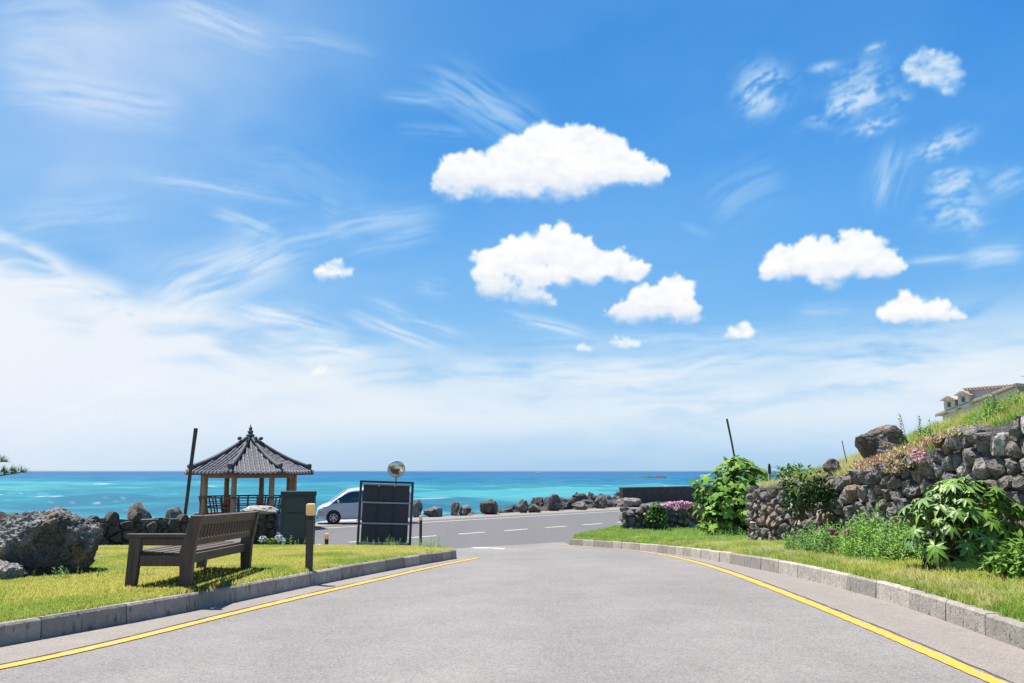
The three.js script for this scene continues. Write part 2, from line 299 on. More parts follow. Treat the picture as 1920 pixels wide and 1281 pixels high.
function dataTex(size, fn, rep = 1) { const d = new Uint8Array(size * size * 4); for (let y = 0; y < size; y++) for (let x = 0; x < size; x++) { const c = Math.round(255 * clamp(fn(x / size, y / size, x, y))), i = (y * size + x) * 4; d[i] = d[i + 1] = d[i + 2] = c; d[i + 3] = 255; } return finish(new THREE.DataTexture(d, size, size), rep, false); }
function finish(t, rep, srgb) { t.wrapS = t.wrapT = THREE.RepeatWrapping; t.repeat.set(rep, rep); t.magFilter = THREE.LinearFilter; t.minFilter = THREE.LinearMipmapLinearFilter; t.generateMipmaps = true; if (srgb) t.colorSpace = THREE.SRGBColorSpace; t.needsUpdate = true; return t; }
const std = (o) => new THREE.MeshStandardMaterial(o);
const C = (r, g, b) => new THREE.Color(r, g, b);

const speck = rng(31);
const asphaltTex = (R, G, B, con, rep) => { const gr = new Float32Array(1024 * 1024).map(() => speck()); return colorTex(1024, (u, v, x, y) => { const n = tf(u, v, 6, 3, 5, 0.6), big = tf(u, v, 3, 9, 3), g = gr[y * 1024 + x] * 0.3 + gr[(y >> 2) * 1024 + (x >> 2)] * 0.4 + gr[(y >> 3) * 1024 + (x >> 3) + 300] * 0.3; const k = 1 + con * (g - 0.5) + 0.22 * (n - 0.5) + 0.12 * (big - 0.5); return [R * k, G * k, B * k]; }, rep); };
const asphaltBump = dataTex(512, (u, v) => 0.6 * speck() + 0.4 * tf(u, v, 64, 4, 2), 0.9);
const M = {};
M.drive = std({ map: asphaltTex(0.203, 0.187, 0.173, 1.1, 1 / 2.4), bumpMap: asphaltBump, bumpScale: 0.006, roughness: 0.95, vertexColors: true });
M.coast = std({ map: asphaltTex(0.112, 0.105, 0.104, 0.6, 1 / 3.1), bumpMap: asphaltBump, bumpScale: 0.004, roughness: 0.92 });
const concreteTex = colorTex(512, (u, v) => { const n = tf(u, v, 8, 21, 5, 0.62), s = tf(u, v * 0.25, 24, 33, 3), p = tf(u, v, 90, 8, 2); const k = 0.78 + 0.5 * (n - 0.5) + 0.22 * (p - 0.5) - 0.6 * sst(0.54, 0.78, s) * sst(0.35, 0.7, n); return [k, k * 0.975, k * 0.94]; }, 1);
const concreteBump = dataTex(512, (u, v) => 0.6 * tf(u, v, 40, 5, 4, 0.6) + 0.4 * sst(0.3, 0.45, tf(u, v, 30, 17, 3)), 1);
M.gutter = std({ map: asphaltTex(0.225, 0.195, 0.168, 0.9, 1 / 1.9), bumpMap: concreteBump, bumpScale: 0.004, roughness: 0.95 });
M.kerbs = [[0.45, 0.41, 0.36], [0.38, 0.35, 0.31], [0.52, 0.475, 0.415], [0.33, 0.305, 0.27], [0.48, 0.44, 0.385]].map(([r, g, b], i) => { const m = finish(concreteTex.clone(), 0.9, true); m.offset.set(i * 0.37, i * 0.21); return std({ map: m, color: C(r, g, b), bumpMap: concreteBump, bumpScale: 0.008, roughness: 0.95 }); });
const wornPaint = (R, G, B) => colorTex(512, (u, v) => { const n = tf(u, v, 40, 2, 4, 0.65), w = tf(u, v, 7, 12, 4), k = 1 + 0.22 * (n - 0.5), gone = sst(0.62, 0.72, n + 0.35 * (w - 0.5)); return [lerp(R * k, 0.27, gone), lerp(G * k, 0.25, gone), lerp(B * k, 0.23, gone)]; }, 0.8);
M.yellow = std({ map: wornPaint(0.6, 0.315, 0.025), roughness: 0.8 });
M.fadedYellow = std({ map: wornPaint(0.46, 0.3, 0.14), roughness: 0.85 });
M.white = std({ map: wornPaint(0.62, 0.61, 0.59), roughness: 0.8 });
const basaltTex = (R, G, B, seed) => colorTex(512, (u, v) => { const n = tf(u, v, 6, seed, 6, 0.62), h = tf(u, v, 34, seed + 3, 3, 0.6), w = tf(u, v, 12, seed + 7, 4); const k = (0.55 + 0.95 * n) * lerp(0.45, 1, sst(0.3, 0.46, h)), rust = sst(0.56, 0.75, w); return [R * k * (1 + 0.16 * rust), G * k, B * k * (1 - 0.12 * rust)]; }, 1);
const basaltBump = dataTex(512, (u, v) => 0.55 * tf(u, v, 10, 41, 6, 0.6) + 0.45 * sst(0.28, 0.5, tf(u, v, 30, 47, 3, 0.6)), 1);
const basalt = (r, g, b, k = 1) => std({ map: finish(M.bt.clone(), 1.1 * k, true), color: C(r, g, b), bumpMap: finish(basaltBump.clone(), 1.1 * k, false), bumpScale: 0.035, roughness: 0.95 });
M.bt = basaltTex(0.86, 0.85, 0.84, 51);
M.stone = [[0.23, 0.21, 0.195], [0.18, 0.168, 0.16], [0.28, 0.26, 0.24], [0.22, 0.195, 0.18], [0.165, 0.155, 0.152], [0.44, 0.415, 0.39], [0.3, 0.22, 0.165], [0.2, 0.188, 0.178], [0.25, 0.215, 0.19]].map(([r, g, b]) => basalt(r, g, b));
M.stoneDark = [[0.1, 0.097, 0.095], [0.075, 0.073, 0.073], [0.12, 0.113, 0.107], [0.09, 0.08, 0.073]].map(([r, g, b]) => basalt(r, g, b));
M.core = M.stone[1];
const grainTex = colorTex(512, (u, v) => { const n = tf(u * 1, v * 0.06, 60, 71, 4, 0.6), b = tf(u, v * 0.2, 8, 75, 3), k = 0.7 + 0.6 * (n - 0.5) + 0.5 * (b - 0.5); return [k, k * 0.97, k * 0.95]; }, 1);
const wood = (r, g, b, rough = 0.7) => std({ map: grainTex, color: C(r, g, b), roughness: rough, bumpMap: grainBump, bumpScale: 0.003 });
const grainBump = dataTex(256, (u, v) => tf(u, v * 0.08, 60, 71, 3, 0.6), 1);

// ---------------------------------------------------------------- the lie of the land: x to the right, d metres ahead (z = -d)
const drop = (d) => d < 10 ? 0 : d < 20 ? (d - 10) ** 2 * 0.00275 : d < 33 ? 0.275 + 0.055 * (d - 20) : d < 39 ? 0.99 + 0.055 * (d - 33) - 0.055 * (d - 33) ** 2 / 12 : 1.155;
const off = (x, d) => 0.765 * x - 0.644 * d + 29.3;        // metres landward of the coast road's centre line
const along = (x, d) => 0.644 * x + 0.765 * d;             // metres along it
const onCoast = (s, o) => { const q = o - 29.3; return [0.644 * s + 0.765 * q, 0.765 * s - 0.644 * q]; };
const roadY = (x, d) => lerp(-drop(d), -1.155, sst(9, 3.5, off(x, d)));
const SEA = -4;
const shoreY = (x, d) => {
  const o = off(x, d), n = (f2(x * 0.11 + 3, d * 0.11, 4) - 0.5) * 2.2, t = clamp((-o - 12) / 40);
  let y = -1.3 - 3.6 * Math.pow(t, 0.62) + n * sst(-12, -20, o) * 0.8;
  y += 1.6 * Math.exp(-(((x - 7) / 9) ** 2) - (((d - 84) / 7) ** 2)) + 1.2 * Math.exp(-(((x - 22) / 12) ** 2) - (((d - 96) / 9) ** 2));
  return y - 2.6 * sst(-45, -80, o);
};
const groundY = (x, d) => { const o = off(x, d); return o > -10 ? roadY(x, d) - 0.14 - 0.15 * sst(6, 14, o) : lerp(-1.295, shoreY(x, d), sst(-10, -13.5, o)); };
const LK = [[-10.4, -6], [-8.2, 1], [-6.9, 4], [-5.8, 6.6], [-4.74, 8.9], [-4.2, 10], [-3.56, 11.6], [-2.84, 14.1], [-2.22, 16.6], [-1.72, 19.1], [-1.27, 22.0]];
const RK = [[4.95, -6], [4.7, 2], [4.62, 8.7], [4.66, 10], [4.68, 11.5], [4.64, 13.1], [4.53, 15.1], [4.37, 18.1], [4.29, 22.7], [4.08, 26.5], [3.42, 31.1], [2.75, 33.8], [2.12, 35.5]];
const curve2 = (pts, n) => { const c = new THREE.CatmullRomCurve3(pts.map(([x, d]) => V(x, 0, d)), false, 'centripetal'); return c.getSpacedPoints(n).map((p) => [p.x, p.z]); };
const lineLen = (p) => { let s = 0; const L = [0]; for (let i = 1; i < p.length; i++) { s += Math.hypot(p[i][0] - p[i - 1][0], p[i][1] - p[i - 1][1]); L.push(s); } return L; };
const LKC = curve2(LK, 160), RKC = curve2(RK, 200);
// sheet between two matching curves; y from a function, uv in metres
function ruled(A, B, nt, yf, dy = 0) {
  const pos = [], uv = [], idx = [], n = A.length;
  for (let i = 0; i < n; i++) for (let j = 0; j <= nt; j++) { const t = j / nt, x = lerp(A[i][0], B[i][0], t), d = lerp(A[i][1], B[i][1], t); pos.push(x, yf(x, d) + dy, -d); uv.push(x, d); }
  for (let i = 0; i < n - 1; i++) for (let j = 0; j < nt; j++) { const a = i * (nt + 1) + j, b = a + nt + 1; idx.push(a, b, a + 1, b, b + 1, a + 1); }
  const g = new THREE.BufferGeometry(); g.setAttribute('position', new THREE.Float32BufferAttribute(pos, 3)); g.setAttribute('uv', new THREE.Float32BufferAttribute(uv, 2)); g.setIndex(idx); g.computeVertexNormals();
  const nn = g.attributes.normal; let up = 0; for (let i = 0; i < nn.count; i += 7) up += nn.getY(i); if (up < 0) { const ix = g.index.array; for (let i = 0; i < ix.length; i += 3) { const t = ix[i]; ix[i] = ix[i + 1]; ix[i + 1] = t; } g.computeVertexNormals(); }
  return g;
}
const shift = (P, w) => P.map(([x, d], i) => { const a = P[Math.max(0, i - 1)], b = P[Math.min(P.length - 1, i + 1)], dx = b[0] - a[0], dd = b[1] - a[1], L = Math.hypot(dx, dd); return [x + dd / L * w, d - dx / L * w]; });   // w > 0: to the right of the walking direction
const resample = (P, n) => { const L = lineLen(P), T = L[L.length - 1], out = []; let k = 0; for (let i = 0; i <= n; i++) { const s = T * i / n; while (k < P.length - 2 && L[k + 1] < s) k++; const t = (s - L[k]) / (L[k + 1] - L[k] || 1); out.push([lerp(P[k][0], P[k + 1][0], t), lerp(P[k][1], P[k + 1][1], t)]); } return out; };

// ground under everything
{
  const ax = (n, lim, k) => { const o = []; for (let i = -n; i <= n; i++) { const t = i / n; o.push(Math.sign(t) * lim * (Math.exp(k * Math.abs(t)) - 1) / (Math.exp(k) - 1)); } return o; };
  const X = ax(90, 900, 4), D = ax(110, 900, 4).map((d) => d + 55).filter((d) => d < 260);
  const pos = [], uv = [], col = [], idx = [];
  for (const d of D) for (const x of X) {
    pos.push(x, groundY(x, d), -d); uv.push(x, d); const o = off(x, d), n = f2(x * 0.3, d * 0.3, 3), rock = sst(-12, -16, o + (n - 0.5) * 6), grass = sst(7, 13, o);
    const a = [0.2, 0.19, 0.175], b = [0.055, 0.052, 0.05], g = [0.1, 0.125, 0.035]; for (let k = 0; k < 3; k++) col.push(lerp(lerp(a[k], b[k], rock), g[k], grass) * (0.8 + 0.4 * n));
  }
  const W = X.length; for (let j = 0; j < D.length - 1; j++) for (let i = 0; i < W - 1; i++) { const a = j * W + i, b = a + W; idx.push(a, a + 1, b, b, a + 1, b + 1); }
  const g = new THREE.BufferGeometry(); g.setAttribute('position', new THREE.Float32BufferAttribute(pos, 3)); g.setAttribute('uv', new THREE.Float32BufferAttribute(uv, 2)); g.setAttribute('color', new THREE.Float32BufferAttribute(col, 3)); g.setIndex(idx); g.computeVertexNormals();
  structure('ground', g, std({ vertexColors: true, map: finish(concreteTex.clone(), 0.3, true), bumpMap: finish(basaltBump.clone(), 0.4, false), bumpScale: 0.08, roughness: 1 }), 'rough dark ground falling to the sea beyond the coast road');
}
// the sea: long low swell and chop; blue over deep water and weed, turquoise over sand
{
  const r = rng(8), waves = []; for (let i = 0; i < 26; i++) { const L = 1.6 * Math.pow(1.16, i), a = -1.35 + (r() - 0.5) * 1.5; waves.push([Math.cos(a) * 6.283 / L, Math.sin(a) * 6.283 / L, 0.0115 * Math.pow(L, 0.8), r() * 6.283, L]); }
  const NA = 900, R = []; { let d = 30, k = 0; while (d < 40000) { R.push(d); d *= d < 900 ? 1.0085 : d < 3000 ? 1.03 : 1.25; k++; } R.push(45000); }
  const A0 = -82 * Math.PI / 180, A1 = 82 * Math.PI / 180, pos = [], col = [], idx = [];
  const deep = [0.008, 0.085, 0.19], mid = [0.009, 0.11, 0.2], sand = [0.03, 0.225, 0.255], shoal = [0.06, 0.265, 0.28], weed = [0.018, 0.095, 0.15];
  for (const d of R) for (let i = 0; i <= NA; i++) {
    const a = lerp(A0, A1, i / NA), x = Math.sin(a) * d, z = -Math.cos(a) * d; let y = SEA; const cell = d * (A1 - A0) / NA, cellR = d * 0.0085;
    for (const [kx, kz, am, ph, L] of waves) { if (L < 2.2 * Math.max(cell * 0.7, cellR * 0.8)) continue; const p = kx * x + kz * z + ph; y += am * (Math.sin(p) + 0.25 * Math.sin(2 * p + 0.5)); }
    if (d > 2500) y = SEA; pos.push(x, y, z);
    const D = -z + x * 0.12;   // distance off this bay's shore
    const w1 = f2(x * 0.008 + 5, z * 0.02, 4), w2 = f2(x * 0.03 + 2, z * 0.09, 4, 0.6), w3 = f2(x * 0.012 + 70, z * 0.05 + 3, 4);
    const c = [0, 0, 0], bright = sst(-40, -260, x + 0.12 * D);
    const toSand = sst(640, 400, D * (1 + 0.5 * (w1 - 0.5)) + lerp(120, 0, bright)), toShoal = sst(0.45, 0.66, w3) * sst(560, 300, D) * 0.8, toWeed = sst(0.5, 0.62, w1 * 0.45 + w2 * 0.55 + 0.1 * sst(230, 140, D)) * sst(480, 170, D) * 0.75, far = sst(650, 1500, D);
    for (let k = 0; k < 3; k++) { let q = lerp(mid[k], deep[k], far); q = lerp(q, sand[k] * lerp(0.8, 1, bright), toSand * lerp(0.72, 0.95, bright)); q = lerp(q, shoal[k], toShoal * toSand); q = lerp(q, weed[k], toWeed); c[k] = q * (0.9 + 0.2 * w2); }
    // foam on the breaking crests
    const fo = sst(0.72, 0.8, f2(x * 0.05 + 9, z * 0.45, 4, 0.6)) * sst(260, 130, D) * 0.6 + sst(0.6, 0.72, f2(x * 0.08 + 30, z * 0.3, 4, 0.6)) * sst(135, 100, D) * 0.35 + sst(0.8, 0.86, f2(x * 0.03, z * 0.3 + 40, 3)) * sst(900, 300, D) * 0.4;
    for (let k = 0; k < 3; k++) col.push(lerp(c[k], 0.8, fo));
  }
  for (let j = 0; j < R.length - 1; j++) for (let i = 0; i < NA; i++) { const p = j * (NA + 1) + i, q = p + NA + 1; idx.push(p, p + 1, q, q, p + 1, q + 1); }
  const g = new THREE.BufferGeometry(); g.setAttribute('position', new THREE.Float32BufferAttribute(pos, 3)); g.setAttribute('color', new THREE.Float32BufferAttribute(col, 3)); g.setIndex(idx); g.computeVertexNormals();
  structure('sea', g, new THREE.MeshPhysicalMaterial({ vertexColors: true, roughness: 0.42, specularIntensity: 0.3, ior: 1.33 }), 'turquoise and blue sea with small waves out to the horizon');
}
// coast road, its shoulder and the paint on it
{
  const rows = []; for (let s = -110; s <= 200; s += s > 0 && s < 80 ? 0.8 : 3) rows.push(s);
  const A = rows.map((s) => onCoast(s, -12.4)), B = rows.map((s) => onCoast(s, 17));
  const road = structure('coast_road', ruled(A, B, 54, (x, d) => roadY(x, d) - 0.02 - 0.05 * sst(9, 12, off(x, d))), M.coast, 'dark grey asphalt coast road running off to the right');
  const strip = (s0, s1, o, w, m, name) => { const R = []; for (let s = s0; s < s1 - 0.01; s += 0.5) R.push(s); R.push(s1); structure(name, ruled(R.map((s) => onCoast(s, o - w / 2)), R.map((s) => onCoast(s, o + w / 2)), 2, (x, d) => roadY(x, d) - 0.02, 0.004), m, null, road); };
  const near = along(-4.2, 40.07);
  for (let k = -4; k < 9; k++) strip(near + k * 3.15, near + k * 3.15 + 1.75, 0, 0.17, M.white, 'lane_dash');
  strip(-100, 160, -8.05, 0.16, M.white, 'edge_line');
  // pale strip of concrete under the boulders
  structure('shoulder', ruled(rows.map((s) => onCoast(s, -12.3)), rows.map((s) => onCoast(s, -9.6)), 3, (x, d) => roadY(x, d) - 0.02, 0.004), M.gutter, 'pale concrete strip along the sea side of the coast road');
  const mk = (P, q) => ruled(resample(P, 8), resample(q, 8), 2, roadY, 0.008);
  structure('white_road_mark', mk([[-1.5, 34.2], [-0.32, 30.0]], [[-1.0, 34.4], [-0.2, 30.6]]), M.white, 'short white painted mark at the mouth of the driveway');
}
// driveway between the kerbs, ending along the coast road
{
  const L = shift(LKC, -0.05), Rr = shift(RKC, 0.05);
  const end = [[-1.9, 23.6], [-3.3, 26.2], [-4.4, 28.0], [-4.6, 29.6], [-3.9, 31.4], [-2.6, 33.4]], endR = [[2.1, 36], [2.1, 37.0], [2.0, 37.6]];
  const A = resample(L.concat(end), 220), B = resample(Rr.concat(endR), 220);
  const g = ruled(A, B, 30, roadY, 0.0);
  // faint long-wave tone of worn paving: lighter wheel tracks, darker patches, with ragged outlines
  tint(g, (x, y, z) => { const n = f2(x * 0.9, z * 0.3, 5, 0.6), m = f2(x * 0.35 + 30, z * 0.22, 4), k = 0.86 + 0.26 * n + 0.2 * (m - 0.5); return [k * 1.0, k, k]; });
  structure('driveway', g, M.drive, 'pale grey asphalt driveway sloping down to the coast road');
  // gutters and yellow lines
  const YL = [[-9.6, -6], [-7.6, 1], [-6.3, 4], [-5.25, 6.2], [-4.2, 8.0], [-3.76, 9.05], [-3.24, 10.7], [-2.58, 13.0], [-2.08, 14.9], [-1.56, 17.5], [-1.2, 19.6], [-0.8, 22.4]];
  const YR = [[3.75, -6], [3.72, 2], [3.7, 7.5], [3.7, 9.2], [3.68, 10.5], [3.66, 12.2], [3.68, 15.2], [3.78, 19.1], [3.9, 22.5], [3.86, 25.4]];
  const yl = resample(curve2(YL, 120), 150), yr = resample(curve2(YR, 120), 150);
  structure('gutter', ruled(resample(shift(LKC, -0.04), 150), shift(yl, -0.08), 3, roadY, 0.004), M.gutter, 'pale concrete gutter beside the left kerb');
  const rkPart = resample(shift(RKC.filter(([x, d]) => d < 26.2), 0.04), 150);
  structure('gutter', ruled(shift(yr, 0.08), rkPart, 3, roadY, 0.004), M.gutter, 'pale concrete gutter beside the right kerb');
  const tar = std({ color: C(0.07, 0.06, 0.055), roughness: 0.95 }), wob = (P, q) => P.map(([x, d], i) => [x + (f2(i * 0.35 + q, q, 3) - 0.5) * 0.035, d]);
  structure('gutter_joint', ruled(wob(shift(resample(yl, 400), -0.115), 5), wob(shift(resample(yl, 400), -0.095), 6), 1, roadY, 0.008), tar, 'dark open joint between the left gutter and the yellow line');
  structure('gutter_joint', ruled(wob(shift(resample(yr, 400), 0.1), 7), wob(shift(resample(yr, 400), 0.125), 8), 1, roadY, 0.008), tar, 'dark open joint between the right gutter and the yellow line');
  const ragged = (P, s) => P.map(([x, d], i) => [x + (f2(i * 1.7 + s, s, 2) - 0.5) * 0.02, d]);
  structure('yellow_line', ruled(ragged(shift(resample(yl, 400), -0.065), 1), ragged(shift(resample(yl, 400), 0.065), 2), 1, roadY, 0.008), M.yellow, 'yellow line along the left side of the driveway');
  structure('yellow_line', ruled(ragged(shift(resample(yr, 400), -0.07), 3), ragged(shift(resample(yr, 400), 0.07), 4), 1, roadY, 0.008), M.yellow, 'yellow line along the right side of the driveway');
  const yf = resample(curve2([[3.84, 25.6], [3.78, 27.2], [3.4, 30.0], [2.7, 33.0], [2.0, 35.2], [1.5, 36.4]], 60), 80);
  structure('yellow_line', ruled(shift(yf, -0.07), shift(yf, 0.07), 1, roadY, 0.008), M.fadedYellow, 'faded orange line curving round the end of the right kerb');
}
// kerbs: single stones end to end
function kerb(P, side, h, w, len, mats, seed, label, stopEarly = 0) {
  const o = new THREE.Group(); o.name = numbered('kerb'); o.userData = { kind: 'structure', label }; scene.add(o);
  const L = lineLen(P), T = L[L.length - 1], r = rng(seed); let s = 0;
  const at = (q) => { let k = 0; while (k < P.length - 2 && L[k + 1] < q) k++; const t = (q - L[k]) / (L[k + 1] - L[k]); return [lerp(P[k][0], P[k + 1][0], t), lerp(P[k][1], P[k + 1][1], t)]; };
  while (s < T - 0.15) {
    let l = len * (0.92 + 0.16 * r()); if (s + l > T - 0.35) l = T - s; const e = s + l - 0.012, q0 = at(s), q1 = at(Math.min(e, T)), dx = q1[0] - q0[0], dd = q1[1] - q0[1], LL = Math.hypot(dx, dd);
    const nx = side * dd / LL, nd = -side * dx / LL, hh = h + (r() - 0.5) * 0.012, j = (r() - 0.5) * 0.014;
    // section: outer face to the road leans back a little, chamfered top edge
    const sec = [[0.012 + j, -0.12], [0 + j, 0.0], [-0.012 + j, hh - 0.022], [-0.03 + j, hh], [-w + j, hh - 0.004], [-w + j, -0.12]], pos = [], idx = [];
    for (const [i, q] of [[0, q0], [1, q1]]) for (const [u, y] of sec) pos.push(q[0] + nx * u, roadY(q[0], q[1]) + y + (r() - 0.5) * 0.004, -(q[1] + nd * u));
    const n = sec.length; for (let i = 0; i < n; i++) { const a = i, b = (i + 1) % n; idx.push(a, b, n + a, b, n + b, n + a); } for (let i = 1; i < n - 1; i++) idx.push(0, i + 1, i, n, n + i, n + i + 1);
    let g = new THREE.BufferGeometry(); g.setAttribute('position', new THREE.Float32BufferAttribute(pos, 3)); if (side > 0) for (let i = 0; i < idx.length; i += 3) { const t = idx[i]; idx[i] = idx[i + 1]; idx[i + 1] = t; } g.setIndex(idx); g = ni(g); g.computeVertexNormals(); boxUV(g);
    mesh('kerb_stone', g, mats[Math.floor(r() * mats.length)], o); s += l;
  }
  return o;
}
kerb(LKC, 1, 0.2, 0.17, 0.98, M.kerbs, 3, 'grey concrete kerb along the lawn on the left of the driveway');
kerb(RKC, -1, 0.22, 0.18, 0.98, M.kerbs, 4, 'pale concrete kerb curving along the right of the driveway');
// lawn and verge
const lawnY = (x, d) => -drop(d) + 0.185 + 0.03 * (f2(x * 0.7, d * 0.7, 3) - 0.5) - 0.05 * sst(25, 29, d);
const vergeY = (x, d) => { const k = 4.5, t = clamp((x - k) / 3.5); return roadY(x, d) + 0.2 + 0.16 * t * sst(30, 20, d) + 0.03 * (f2(x * 0.8 + 9, d * 0.8, 3) - 0.5); };
const soilTex = colorTex(512, (u, v) => { const n = tf(u, v, 8, 91, 5, 0.6), m = tf(u, v, 60, 95, 3, 0.6), t = sst(0.4, 0.62, n); return [lerp(0.19, 0.26, t) * (0.6 + 0.8 * m), lerp(0.225, 0.25, t) * (0.6 + 0.8 * m), lerp(0.035, 0.06, t) * (0.6 + 0.8 * m)]; }, 0.35);
M.turf = std({ map: soilTex, roughness: 1, bumpMap: finish(basaltBump.clone(), 2, false), bumpScale: 0.02 });
const LAWN_A = resample(shift(LKC, -0.15), 140), LAWN_B = resample([[-30, -6], [-30, 6], [-20, 16.5], [-13.4, 24.0], [-10, 28.0], [-8.6, 28.9], [-6, 28.6], [-4.4, 27.2], [-2.6, 24.9], [-1.43, 22.0]], 140);
structure('lawn', ruled(LAWN_A, LAWN_B, 40, lawnY), M.turf, 'short yellow green lawn left of the driveway');
{ const E = [...LAWN_B].reverse().slice(0, 60); structure('lawn_edge', (() => { const pos = [], idx = [], uv = []; E.forEach(([x, d], i) => { pos.push(x, lawnY(x, d), -d, x, roadY(x, d) - 0.1, -d); uv.push(x, 0, x, 0.4); if (i) idx.push(2 * i - 2, 2 * i - 1, 2 * i, 2 * i, 2 * i - 1, 2 * i + 1); }); const g = new THREE.BufferGeometry(); g.setAttribute('position', new THREE.Float32BufferAttribute(pos, 3)); g.setAttribute('uv', new THREE.Float32BufferAttribute(uv, 2)); g.setIndex(idx); g.computeVertexNormals(); return g; })(), M.turf, 'earth edge of the lawn above the coast road'); }
const VP = [[[4.95, -6], [9.6, -6]], [[4.8, 2], [9.2, 2]], [[4.75, 8.7], [8.6, 8.7]], [[4.8, 11.5], [8.2, 11.5]], [[4.68, 15.1], [7.7, 15.1]], [[4.5, 18.1], [7.4, 19]], [[4.4, 22.7], [7.0, 24.8]], [[4.2, 26.5], [10.5, 29]], [[3.55, 31.1], [13, 38]], [[2.85, 33.8], [10, 45]], [[2.25, 35.5], [4.6, 42.5]]];
const VERGE_A = resample(VP.map((p) => p[0]), 1), pairs = (n) => { const A = [], B = []; for (let i = 0; i < VP.length - 1; i++) for (let k = 0; k < n; k++) { const t = k / n; A.push([0, 1].map((c) => lerp(VP[i][0][c], VP[i + 1][0][c], t))); B.push([0, 1].map((c) => lerp(VP[i][1][c], VP[i + 1][1][c], t))); } A.push(VP.at(-1)[0]); B.push(VP.at(-1)[1]); return [A, B]; };
const [VA, VB] = pairs(12);
structure('verge', ruled(VA, VB, 24, vergeY), M.turf, 'grassy verge between the right kerb and the stone walls');
// hillside above the big wall on the right
const W2 = (d) => d > 24.7 ? 6.1 : 6.1 + (24.7 - d) * 0.121;
const W2T = [[26, 1.1], [24.7, 1.16], [22, 1.34], [19.9, 1.5], [17.9, 1.76], [15.95, 2.08], [14.5, 2.34], [13.65, 2.5], [10, 2.95], [5, 3.3], [-6, 3.5]];
const w2top = (d) => { let i = 0; while (i < W2T.length - 2 && d < W2T[i + 1][0]) i++; const a = W2T[i], b = W2T[i + 1]; return lerp(a[1], b[1], clamp((d - a[0]) / (b[0] - a[0]))); };
const hillY = (x, d) => {
  const t = Math.max(0, x - W2(d) - 0.35), top = w2top(d) - 0.08, side = sst(30, 21, d + t * 0.55);
  let y = top + (0.5 * Math.min(t, 2.2) + 0.22 * Math.max(0, Math.min(t, 14) - 2.2) + 0.05 * Math.max(0, t - 14)) * side - 0.25 * t * (1 - side);
  return y + 0.1 * (f2(x * 0.6, d * 0.6, 3) - 0.5) * sst(0, 1, t);
};
{
  const D = []; for (let d = -6; d <= 24.9; d += 0.35) D.push(d); D.push(25.1);
  const T = [0, 0.25, 0.5, 0.8, 1.2, 1.7, 2.3, 3, 4, 5.5, 8, 12, 18, 30, 60, 110], pos = [], uv = [], idx = [];
  for (const d of D) for (const t of T) { const x = W2(d) + 0.3 + t; pos.push(x, hillY(x, d), -d); uv.push(x, d); }
  for (let i = 0; i < D.length - 1; i++) for (let j = 0; j < T.length - 1; j++) { const a = i * T.length + j, b = a + T.length; idx.push(a, a + 1, b, b, a + 1, b + 1); }
  const g = new THREE.BufferGeometry(); g.setAttribute('position', new THREE.Float32BufferAttribute(pos, 3)); g.setAttribute('uv', new THREE.Float32BufferAttribute(uv, 2)); g.setIndex(idx); g.computeVertexNormals();
  structure('hillside', g, M.turf, 'grassy hillside above the big stone wall on the right');
}

// ---------------------------------------------------------------- house on the hill
{
  const o = thing('house', 'white house with pinkish tiled roof and two dormers on the hill', 'house', [41.4, 7.05, -88], -1.0); o.scale.set(0.85, 0.78, 0.78);
  const white = std({ map: concreteTex, color: C(0.85, 0.84, 0.82), roughness: 0.9 }), roofM = std({ map: M.bt, color: C(0.72, 0.54, 0.47), roughness: 0.85 }), grey = std({ map: concreteTex, color: C(0.6, 0.63, 0.7), roughness: 0.9 }), pane = new THREE.MeshPhysicalMaterial({ color: C(0.03, 0.035, 0.04), roughness: 0.08, clearcoat: 0.6 }), trim = std({ color: C(0.62, 0.52, 0.42), roughness: 0.8 });
  const ext = (pts, z0, z1, m, name, par = o) => { const g = new THREE.ExtrudeGeometry(new THREE.Shape(pts.map((q) => new THREE.Vector2(...q))), { depth: z1 - z0, bevelEnabled: false }); g.translate(0, 0, z0); return mesh(name, boxUV(g), m, par); };
  ext([[-1.6, -4], [7, -4], [7, 2.55], [-1.6, -0.22]], -5.5, -0.4, white, 'wall');
  ext([[-2.2, -0.3], [7.2, 2.72], [7.2, 2.95], [-2.2, -0.07]], -6, 0.15, roofM, 'roof'); ext([[-2.22, -0.42], [7.2, 2.6], [7.2, 2.7], [-2.22, -0.32]], 0.02, 0.12, trim, 'barge_board');
  mesh('upper_wall', box(5.2, 1.7, 3.4, 4.4, 1.75, -2.2, 0.02), grey, o);
  ext([[1.2, 2.55], [7.3, 2.55], [7.2, 2.72], [1.4, 2.72]], -4.2, -0.2, roofM, 'upper_roof');
  for (let k = 0; k < 15; k++) { const g = new THREE.CylinderGeometry(0.12, 0.12, 0.5, 8); g.rotateX(Math.PI / 2); g.translate(1.4 + k * 0.4, 2.76, -0.1); mesh('ridge_tile', g, roofM, o); }
  for (const [x, y] of [[-0.4, 0.55], [1.3, 1.05]]) {
    mesh('dormer_wall', box(1.3, 1.5, 3, x, y + 0.25, -1.35, 0.02), white, o); ext([[x - 0.95, y + 0.92], [x - 0.8, y + 1.1], [x - 0.25, y + 1.42], [x + 0.25, y + 1.42], [x + 0.8, y + 1.1], [x + 0.95, y + 0.92]], -2.8, 0.4, roofM, 'dormer_roof');
    for (let k = -3; k <= 3; k++) { const g = new THREE.CylinderGeometry(0.09, 0.09, 0.3, 8); g.rotateX(Math.PI / 2); g.translate(x + k * 0.26, y + 1.0 + 0.13 * (3 - Math.abs(k)), 0.3); mesh('ridge_tile', g, roofM, o); }
    const w = mesh('window', box(0.5, 0.72, 0.06, x, y + 0.42, 0.16), trim, o); mesh('pane', box(0.38, 0.6, 0.05, x, y + 0.42, 0.18), pane, w);
  }
}
